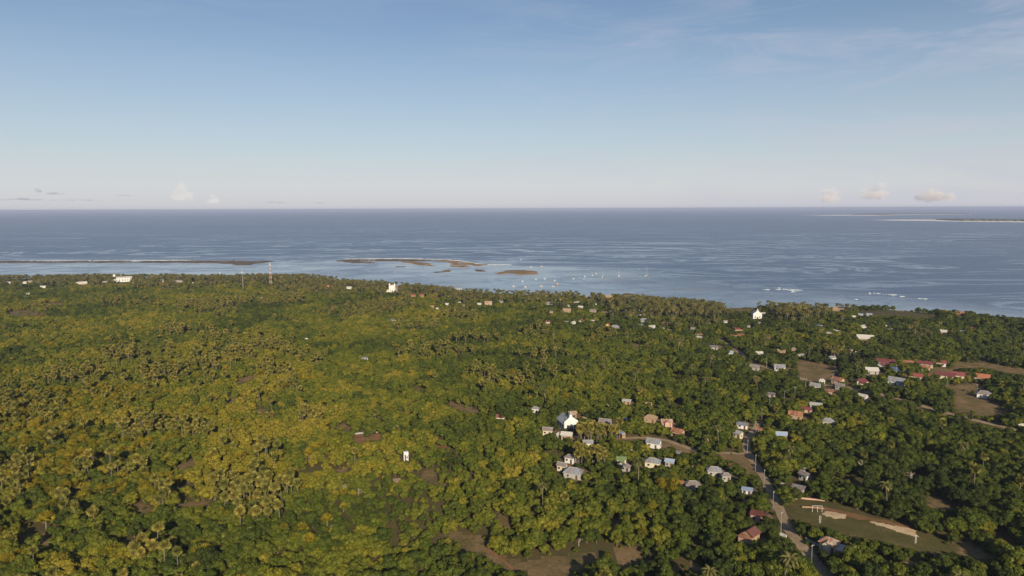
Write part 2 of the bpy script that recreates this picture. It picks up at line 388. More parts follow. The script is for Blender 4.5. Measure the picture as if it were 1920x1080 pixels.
clearing([(1792, 724), (1835, 718), (1850, 728), (1830, 742), (1795, 736), (1770, 722)], 'ground', SCRUB, .05, open_=.85)
clearing([(1690, 752), (1740, 760), (1780, 772), (1775, 782), (1735, 770), (1690, 760)], 'ground', SCRUB, .05, open_=.8)
clearing([(1790, 678), (1850, 680), (1920, 690), (1960, 700), (1960, 706), (1900, 700), (1850, 690), (1790, 690)], 'ground', SCRUB, .05, open_=.9)
clearing([(1740, 690), (1796, 690), (1796, 698), (1745, 700)], 'ground', SCRUB, .05)
clearing([(1745, 712), (1820, 712), (1850, 714), (1846, 722), (1780, 722)], None, None, open_=.7)
clearing([(838, 1000), (860, 996), (890, 1000), (912, 1012), (905, 1022), (926, 1040), (985, 1050), (990, 1068), (958, 1072), (930, 1058), (910, 1040), (880, 1034), (856, 1012)], 'ground', SCRUB, .05)
clearing([(1000, 1046), (1060, 1040), (1120, 1036), (1118, 1052), (1070, 1070), (1075, 1100), (1010, 1100), (980, 1070)], 'ground', SCRUB, .05, open_=.9)
clearing([(1150, 1034), (1165, 1028), (1200, 1026), (1206, 1050), (1180, 1060), (1168, 1070), (1150, 1050)], 'ground', SCRUB, .05)
clearing([(1290, 1018), (1315, 1014), (1316, 1022), (1296, 1024)], None, None)
clearing([(1292, 1055), (1320, 1056), (1322, 1068), (1300, 1072)], 'ground', SCRUB, .05)
clearing([(932, 962), (940, 966), (962, 984), (958, 992), (938, 984)], 'ground', SCRUB, .05)
clearing([(1138, 970), (1160, 976), (1170, 988), (1150, 986)], 'ground', SCRUB, .05)
clearing([(786, 884), (812, 878), (820, 884), (822, 898), (840, 916), (812, 908), (800, 904), (786, 894)], 'ground', SCRUB, .05)
clearing([(800, 925), (806, 930), (812, 960), (806, 958)], None, None)
clearing([(662, 818), (668, 813), (710, 812), (718, 818), (712, 824), (668, 832)], 'ground', REDE, .05, open_=.8)
clearing([(806, 818), (815, 815), (838, 838), (832, 844), (812, 832)], 'ground', REDE, .05, open_=.75)
clearing([(838, 753), (862, 757), (900, 770), (896, 776), (862, 768), (838, 760)], 'ground', SCRUB, .05)
clearing([(776, 722), (796, 734), (792, 738), (776, 728)], 'ground', SCRUB, .05)
clearing([(628, 798), (650, 792), (660, 806), (640, 810)], 'ground', SCRUB, .05)
clearing([(560, 880), (600, 872), (606, 880), (566, 888)], None, None)
clearing([(628, 880), (650, 876), (652, 882), (630, 890)], 'ground', SCRUB, .05)
clearing([(12, 582), (50, 580), (84, 584), (82, 591), (40, 592), (14, 589)], 'ground', SCRUB, .05)
clearing([(83, 568), (118, 567), (117, 572), (86, 572)], 'ground', SCRUB, .05)
clearing([(470, 764), (508, 768), (508, 776), (474, 776)], 'ground', SCRUB, .05, open_=.7)
clearing([(250, 944), (275, 942), (288, 950), (282, 962), (256, 964), (250, 955)], 'ground', SCRUB, .05)
clearing([(40, 1004), (80, 1000), (118, 1006), (100, 1022), (40, 1024)], 'ground', SCRUB, .05, open_=.8)
clearing([(322, 940), (395, 936), (398, 948), (330, 952)], 'ground', SCRUB, .05, open_=.8)
clearing([(224, 1014), (240, 1010), (243, 1024), (228, 1028)], 'ground', SCRUB, .05)
clearing([(326, 870), (362, 862), (368, 872), (330, 882)], 'ground', SCRUB, .05)
clearing([(400, 748), (440, 742), (470, 746), (462, 754), (420, 756)], 'ground', SCRUB, .05, open_=.7)
clearing([(440, 712), (478, 702), (480, 708), (446, 722)], 'ground', SCRUB, .05, open_=.8)
clearing([(1795, 1018), (1812, 1012), (1850, 1028), (1866, 1052), (1830, 1048), (1790, 1036)], 'ground', SCRUB, .05)
clearing([(1735, 936), (1755, 930), (1790, 945), (1792, 956), (1760, 956), (1735, 948)], 'ground', SCRUB, .05)
clearing([(1688, 1056), (1722, 1048), (1728, 1054), (1700, 1064)], 'ground', SCRUB, .05)
clearing([(1695, 885), (1745, 885), (1745, 892), (1700, 896)], None, None, open_=.8)
clearing([(1588, 894), (1612, 900), (1640, 912), (1636, 918), (1600, 908)], None, None, open_=.8)
clearing([(1170, 640), (1205, 645), (1200, 652), (1170, 648)], 'ground', SCRUB, .05, open_=.8)
clearing([(1362, 570), (1400, 571), (1420, 578), (1416, 584), (1382, 582), (1360, 576)], 'ground', SCRUB, .05)
clearing([(1610, 582), (1700, 582), (1760, 590), (1756, 598), (1690, 592), (1640, 592), (1612, 592)], None, None, open_=.85)
clearing([(1590, 636), (1650, 640), (1668, 650), (1640, 656), (1600, 650)], 'ground', SCRUB, .05, open_=.6)
clearing([(1440, 726), (1500, 724), (1500, 728), (1450, 730)], None, None, open_=.4)

near_road = [(1600, 1130), (1572, 1100), (1548, 1076), (1526, 1052), (1508, 1030), (1490, 1010), (1476, 990), (1466, 968), (1458, 946), (1448, 926), (1438, 906), (1430, 890), (1418, 872), (1406, 856), (1398, 842), (1400, 824), (1414, 808), (1424, 790)]
upper_road = [(1350, 636), (1368, 646), (1385, 660), (1405, 674), (1428, 687), (1450, 692), (1484, 703), (1516, 716), (1540, 722), (1590, 727), (1625, 735), (1680, 745), (1705, 753), (1730, 762), (1770, 773), (1820, 786), (1880, 800), (1960, 820)]
lane = [(1396, 850), (1370, 848), (1345, 850), (1318, 850), (1296, 844), (1272, 832), (1244, 823), (1210, 819), (1170, 822)]
ribbon('road', near_road, 3.8, ROAD, .12)
ribbon('road', upper_road, 5.2, ROAD, .12)
ribbon('path', lane, 3.0, ROAD, .09)
ribbon('path', [(905, 1022), (930, 1040), (960, 1062), (980, 1090)], 1.3, REDE, .1)
def corridor(pts, hw):
    L = [(x - hw, y) for x, y in pts]; R_ = [(x + hw, y) for x, y in pts[::-1]]; return L + R_
CLEAR.append((corridor(near_road, 9), .96)); CLEAR.append(([(x, y - 3.5) for x, y in upper_road] + [(x, y + 3.5) for x, y in upper_road[::-1]], .78))
CLEAR.append(([(x, y - 3) for x, y in lane] + [(x, y + 3) for x, y in lane[::-1]], .7))

# reefs, bars and surf in the lagoon
REEF = earth('reef_rock', [(.32, (.060, .045, .036)), (.5, (.13, .098, .074)), (.68, (.22, .17, .125))], .03, .25)
REEFT = earth('reef_sand', [(.3, (.16, .105, .055)), (.55, (.26, .175, .09)), (.7, (.36, .26, .15))], .03, .3)
def surf_mat():
    m, t = mat('surf_foam'); n = noise(t, pos(t), .12, 5, .7)
    c = ramp(t, n, [(.35, (.34, .40, .45)), (.65, (.80, .82, .82))]); out(t, bsdf(t, c, .6, .3).outputs[0]); return m
FOAM = surf_mat()
def reef(poly, m=REEF, edge=12, step=7, crown=.5, holes=(46, .31)): return drape('reef', poly, m, .12, step, 0.0, 'structure', edge, crown=crown, holes=holes)
reef([(-60, 489.5), (120, 489.5), (300, 489.0), (420, 488.5), (500, 489), (520, 490), (505, 492), (470, 496.5), (450, 497.5), (440, 495), (380, 493), (240, 492.8), (100, 492.8), (-60, 493.2)])
reef([(632, 489), (650, 486.5), (700, 486), (800, 486.3), (830, 487.5), (800, 489), (700, 489.5), (700, 493), (680, 493.5), (650, 492)])
reef([(700, 487), (800, 487), (812, 489.5), (760, 490), (700, 489)], REEF)
reef([(755, 491), (775, 490), (800, 494), (815, 498), (795, 498.5), (770, 495)], REEFT)
reef([(800, 487), (840, 487.5), (860, 489.5), (880, 492), (905, 495), (915, 497.5), (890, 499), (870, 502), (852, 500.5), (846, 495), (825, 489.5)], REEFT, holes=(34, .37))
reef([(828, 507), (845, 505.5), (845, 508), (832, 509)], REEFT, 3, 6, .3)
reef([(812, 510), (840, 508.5), (842, 509.5), (815, 511.5)], REEF, 3, 6, .2)
reef([(888, 505), (905, 506), (912, 509), (893, 509)], REEF, 4, 6, .3)
reef([(926, 513), (940, 509.5), (960, 508.5), (975, 507), (1005, 508.5), (1012, 511.5), (985, 511.2), (1012, 513.5), (970, 515.2), (940, 515)], REEFT, 5, 6, .6, (26, .42))
reef([(940, 508), (962, 506.5), (985, 506.5), (992, 508.5), (960, 508.8)], REEF, 3, 6, .5)
reef([(740, 500), (760, 499.5), (758, 501), (742, 501.2)], REEF, 3, 6, .2)
def surf(poly): return drape('surf', poly, FOAM, .35, 5, 0.0, 'stuff', 4, crown=.25, holes=(24, .36))
for p in ([(646, 485.3), (700, 484), (793, 484.4), (793, 486.2), (700, 486), (650, 486.6)], [(795, 485.6), (836, 486), (836, 487.3), (796, 487)], [(838, 486.8), (868, 488.4), (868, 489.8), (838, 488.3)],
          [(862, 489.5), (890, 492), (890, 493.3), (864, 491)], [(915, 495.6), (960, 496), (960, 496.9), (915, 496.6)], [(255, 487.6), (366, 487.3), (366, 488.4), (255, 488.6)], [(60, 488.6), (255, 488.0), (255, 488.8), (60, 489.3)], [(890, 493.6), (915, 495), (915, 496), (890, 494.8)]):
    surf(p)
for p in ([(1422, 542.9), (1440, 542.5), (1462, 542.5), (1462, 543.5), (1440, 543.6)], [(1466, 542.3), (1505, 543.9), (1505, 544.9), (1468, 544.6)], [(1482, 546.2), (1492, 546.2), (1492, 548), (1482, 548)], [(1652, 550.4), (1680, 552.6), (1672, 555.2), (1655, 553)],
          [(1598, 560.2), (1608, 560.2), (1608, 561.8), (1598, 561.8)], [(1686, 555), (1696, 556), (1695, 557.6), (1686, 556.6)], [(1720, 559), (1736, 559.8), (1736, 561), (1720, 560.4)], [(1632, 549.6), (1652, 549.4), (1652, 550.4), (1634, 550.8)]):
    drape('surf', p, FOAM, .35, 2.5, 0.0, 'stuff', 2.0, crown=.2, holes=(8, .56))
# far islands
ISG = simple('island_woods', (.075, .08, .035), .3, .02); ISS = simple('island_beach', (.80, .74, .66), .1, .02)
def island(wood, beach, label):
    r = bpy.data.objects.new('island', None); COL.objects.link(r); tag(r, label, 'island', kind='structure')
    for nm, pl, m, z, lift in (('beach', beach, ISS, 0., .6), ('woods', wood, ISG, 0., 9)):
        o = drape(nm, pl, m, lift, 60, z, None, 25, crown=(5 if nm == 'woods' else 0))
        if o: o.parent = r
island([(1602, 402.6), (1650, 401.2), (1700, 400.8), (1815, 401.0), (1815, 401.6), (1690, 402.2), (1660, 403.2)], [(1500, 404.0), (1560, 403.0), (1650, 402.9), (1700, 401.9), (1818, 401.4), (1818, 401.8), (1700, 402.8), (1640, 404.2), (1560, 404.4)], 'low distant island with a pale sandy point, the farther of two at the horizon')
island([(1755, 412.2), (1800, 411.6), (1950, 413.0), (2050, 414), (2050, 415.5), (1950, 415.2), (1800, 414.2)], [(1628, 412.3), (1700, 411.6), (1755, 411.8), (1830, 414.2), (1950, 415.2), (2050, 415.6), (2050, 416.8), (1900, 416.6), (1800, 415.5), (1720, 414.0), (1660, 413.4)], 'low distant island with a long sand spit, the nearer of two at the horizon')
# ------------------------------------------------------------------ buildings
def roof_mat(name, c0, c1, rust=None, stripes=2.2, rough=.55, metal=.0):
    m, t = mat(name); o = objc(t)
    w = N(t, 'ShaderNodeTexWave', wave_type='BANDS', bands_direction='X'); w.inputs['Scale'].default_value = stripes; w.inputs['Distortion'].default_value = .3; Lk(t, o, w.inputs[0])
    n = noise(t, o, .35, 5, .65); n2 = noise(t, o, 1.7, 4, .7)
    c = mixc(t, n, c0, c1)
    if rust is not None:
        mp = N(t, 'ShaderNodeMapping'); mp.inputs['Scale'].default_value = (1.1, .12, .3); Lk(t, o, mp.inputs[0])
        s = noise(t, mp.outputs[0], 1.0, 3, .6); c = mixc(t, mrange(t, s, .44, .58, 0, .9), c, rust)
    c = mixc(t, mrange(t, n2, .35, .75, 0, .3), c, tuple(x * .6 for x in c0))
    b = bsdf(t, c, rough, .4, metal); bm = N(t, 'ShaderNodeBump'); bm.inputs['Strength'].default_value = .6; bm.inputs['Distance'].default_value = .06
    Lk(t, w.outputs['Fac'], bm.inputs['Height']); Lk(t, bm.outputs[0], b.inputs['Normal']); out(t, b.outputs[0]); return m
ROOF = dict(zinc=roof_mat('zinc_roof', (.23, .25, .29), (.37, .40, .44), (.25, .20, .16)), grey=roof_mat('grey_roof', (.20, .18, .18), (.33, .31, .30), (.24, .17, .13)),
            pale=roof_mat('pale_roof', (.50, .46, .40), (.66, .62, .56)), rust=roof_mat('rusty_roof', (.36, .17, .09), (.48, .25, .14), (.20, .07, .035)),
            patch=roof_mat('patchy_rust_roof', (.40, .32, .24), (.46, .36, .27), (.32, .10, .04)), red=roof_mat('red_roof', (.27, .055, .05), (.36, .095, .08), (.22, .10, .08)),
            maroon=roof_mat('maroon_roof', (.16, .030, .040), (.24, .055, .06), (.15, .07, .06)), orange=roof_mat('orange_tile_roof', (.42, .15, .08), (.50, .20, .11)),
            brown=roof_mat('brown_roof', (.13, .045, .035), (.22, .08, .055)), tan=roof_mat('thatch_roof', (.30, .20, .12), (.42, .29, .18), None, 6, .95),
            blue=roof_mat('blue_roof', (.07, .11, .22), (.11, .16, .29)), ltblue=roof_mat('light_blue_roof', (.28, .36, .48), (.38, .45, .56)),
            green=roof_mat('green_roof', (.13, .19, .08), (.20, .26, .12)), stripe=roof_mat('striped_roof', (.30, .33, .38), (.34, .36, .40), (.50, .40, .30)))
def wallm(name, col): return simple(name, tuple(c * .86 for c in col), .22, .5, .9, .2)
WALL = dict(white=wallm('white_wall', (.78, .76, .72)), cream=wallm('cream_wall', (.70, .60, .42)), tan=wallm('tan_wall', (.42, .28, .17)), pink=wallm('pink_wall', (.60, .38, .28)),
            grey=wallm('grey_wall', (.40, .38, .35)), yellow=wallm('yellow_wall', (.74, .48, .16)), brick=wallm('brick_wall', (.38, .16, .09)))
DARK = simple('dark_opening', (.025, .025, .03), .2, 2, .35, .5); TRIM = simple('window_trim', (.62, .58, .52), .1, 2); DOORM = simple('door_wood', (.12, .07, .045), .2, 2)
RIDGE = simple('ridge_cap', (.46, .44, .42), .15, 2)

def house(px, py, wpx, roof, wall, rot, label, shape='gable', asp=.68, hw=2.9, cat='house', name=None, ph=None, zc=2.6, extra=None, group='village houses among the trees', low=False):
    p = g1(px, py, zc); dist = math.dist(p, (0, 0, H)); th = math.radians(rot)
    wproj = wpx * dist / F; w = wproj / (abs(math.cos(th)) + asp * abs(math.sin(th))); d = w * asp
    w = max(w, 2.6); d = max(d, 2.2)
    az = math.atan2(p[0], p[1]); rz = th - az          # rot is measured against the line of sight
    root = link(name or ('house'), None, None, (p[0], p[1], float(height(p[0], p[1]))), rz)
    tag(root, label, cat, group)
    small = wpx < 9
    hw_ = min(hw, .62 * w) if not low else 2.2; rh = {'gable': .30, 'hip': .27, 'mono': .12, 'flat': .04}[shape] * d; oh = .45
    rm = ROOF[roof]; wm = WALL[wall]; b = MB(); x, y = w / 2 - oh, d / 2 - oh
    if shape == 'gable':
        V = [(-x, -y, -1), (x, -y, -1), (x, y, -1), (-x, y, -1), (-x, -y, hw_), (x, -y, hw_), (x, y, hw_), (-x, y, hw_), (-x, 0, hw_ + rh * .92), (x, 0, hw_ + rh * .92)]
        b.add(V, [(0, 1, 5, 4), (2, 3, 7, 6), (1, 2, 6, 9, 5), (3, 0, 4, 8, 7)])
    else: b.box((0, 0, (hw_ - 1) / 2), (2 * x, 2 * y, hw_ + 1))
    b.build('wall', wm, root)
    r = MB(); X_, Y_ = w / 2, d / 2; e = hw_ - rh * oh / max(Y_, .1) * .5 + .03; t_ = .12
    if shape == 'gable': top = [(-X_, -Y_, e), (X_, -Y_, e), (X_, Y_, e), (-X_, Y_, e), (-X_, 0, hw_ + rh), (X_, 0, hw_ + rh)]; fs = [(0, 1, 5, 4), (2, 3, 4, 5)]
    elif shape == 'hip': k = max(0.3, X_ - Y_ * .8); top = [(-X_, -Y_, e), (X_, -Y_, e), (X_, Y_, e), (-X_, Y_, e), (-k, 0, hw_ + rh), (k, 0, hw_ + rh)]; fs = [(0, 1, 5, 4), (2, 3, 4, 5), (1, 2, 5), (3, 0, 4)]
    else: top = [(-X_, -Y_, hw_ + .06), (X_, -Y_, hw_ + .06), (X_, Y_, hw_ + .08 + rh), (-X_, Y_, hw_ + .08 + rh)]; fs = [(0, 1, 2, 3)]
    n = len(top); V = top + [(a, c, z - t_) for a, c, z in top]; F2 = fs + [tuple(n + i for i in f[::-1]) for f in fs]
    cyc = [(0, 1), (1, 2), (2, 3), (3, 0)] if shape != 'gable' else [(0, 1), (1, 5), (5, 2), (2, 3), (3, 4), (4, 0)]
    F2 += [(a, n + a, n + c, c) for a, c in cyc]
    r.add(V, F2); ro = r.build('roof', rm, root)
    if not small and shape in ('gable', 'hip'):
        rc = MB(); k = X_ if shape == 'gable' else max(.3, X_ - Y_ * .8); rc.box((0, 0, hw_ + rh + .04), (2 * k + .1, .35, .1)); rc.build('ridge_cap', RIDGE if roof in ('zinc', 'grey', 'stripe', 'ltblue') else rm, ro)
    if not small and wpx >= 12:
        nwin = max(2, int(w / 3.2)); sides = [(-1, 0)] + ([(1, 0)] if rot > 100 else [])
        for k in range(nwin):
            cx = -x + (k + .5) * 2 * x / nwin
            if k == nwin // 2:
                bb = MB(); bb.box((cx, -y - .04, 1.0), (.95, .08, 2.0)); dr = bb.build('door', DOORM, root)
            else:
                bb = MB(); bb.box((cx, -y - .05, 1.55), (1.25, .10, 1.15)); fr = bb.build('window', TRIM, root)
                b2 = MB(); b2.box((cx, -y - .09, 1.55), (1.0, .06, .9)); b2.build('pane', DARK, fr)
        for sx_ in (-1, 1):
            bb = MB(); bb.box((sx_ * (x + .05), 0, 1.55), (.10, 1.2, 1.1)); fr = bb.build('window', TRIM, root)
            b2 = MB(); b2.box((sx_ * (x + .09), 0, 1.55), (.06, .95, .85)); b2.build('pane', DARK, fr)
    if extra == 'porch' and not small:
        pb = MB(); pb.add([(-x * .6, -y - 2.2, hw_ - .75), (x * .6, -y - 2.2, hw_ - .75), (x * .6, -y + .0, hw_ - .15), (-x * .6, -y, hw_ - .15), (-x * .6, -y - 2.2, hw_ - .85), (x * .6, -y - 2.2, hw_ - .85), (x * .6, -y, hw_ - .25), (-x * .6, -y, hw_ - .25)],
                         [(0, 1, 2, 3), (7, 6, 5, 4), (0, 4, 5, 1), (1, 5, 6, 2), (3, 7, 4, 0)]); po = pb.build('porch_roof', rm, root)
        for s_ in (-1, 1):
            q = MB(); q.box((s_ * x * .55, -y - 2.0, (hw_ - .8) / 2), (.18, .18, hw_ - .85)); q.build('post', WALL['white'], root)
    if extra == 'cross_gable' and not small:
        q = MB(); a = w * .2; yy = -y - 1.4
        q.add([(-a, yy, -1), (a, yy, -1), (a, -y + .1, -1), (-a, -y + .1, -1), (-a, yy, hw_), (a, yy, hw_), (a, -y + .1, hw_), (-a, -y + .1, hw_), (0, yy, hw_ + rh * .72)], [(0, 1, 5, 8, 4), (1, 2, 6, 5), (3, 0, 4, 7)]); q.build('front_wing', wm, root)
        q = MB(); a2 = a + .35; zt = hw_ + rh * .8
        T_ = [(-a2, yy - .4, hw_ - .1), (0, yy - .4, zt), (a2, yy - .4, hw_ - .1), (-a2, -y * .3, hw_ + rh * .25), (0, -.2, zt), (a2, -y * .3, hw_ + rh * .25)]
        q.add(T_ + [(i, j, k - .1) for i, j, k in T_], [(0, 3, 4, 1), (1, 4, 5, 2), (6, 7, 10, 9), (7, 8, 11, 10), (0, 1, 7, 6), (1, 2, 8, 7)]); q.build('front_roof', rm, root)
    hp = ph or max(4.0, min(15, (d * math.sin(math.atan2(H, math.hypot(p[0], p[1]))) + rh + 1.6) * F / dist))
    kx = rng.uniform(0, .16); ky = rng.uniform(0, .16)
    if wpx < 17: kx = .16; ky = -.28
    KEEP.append((px - wpx * (.5 - kx), py - hp / 2, px + wpx * (.34 + kx), py + hp * ((.32 if wpx > 20 else .16) - ky * .6), dist))
    if wpx >= 17 and px > 1000 and py > 640 and cat == 'house':
        a0 = rng.uniform(0, 6.28); YARDS.append([(px + wpx * (.25 + .72 * (1 + .25 * math.sin(3 * t_k + a0)) * math.cos(t_k)), py + hp * .42 + wpx * .24 * (1 + .3 * math.sin(2 * t_k + a0)) * math.sin(t_k)) for t_k in np.linspace(0, 6.28, 15)[:-1]]); SPOTS.append((p[0], p[1], .5 * math.hypot(w, d)))
    return root, w, d, hw_, rh
KEEP = []; SPOTS = []; YARDS = []
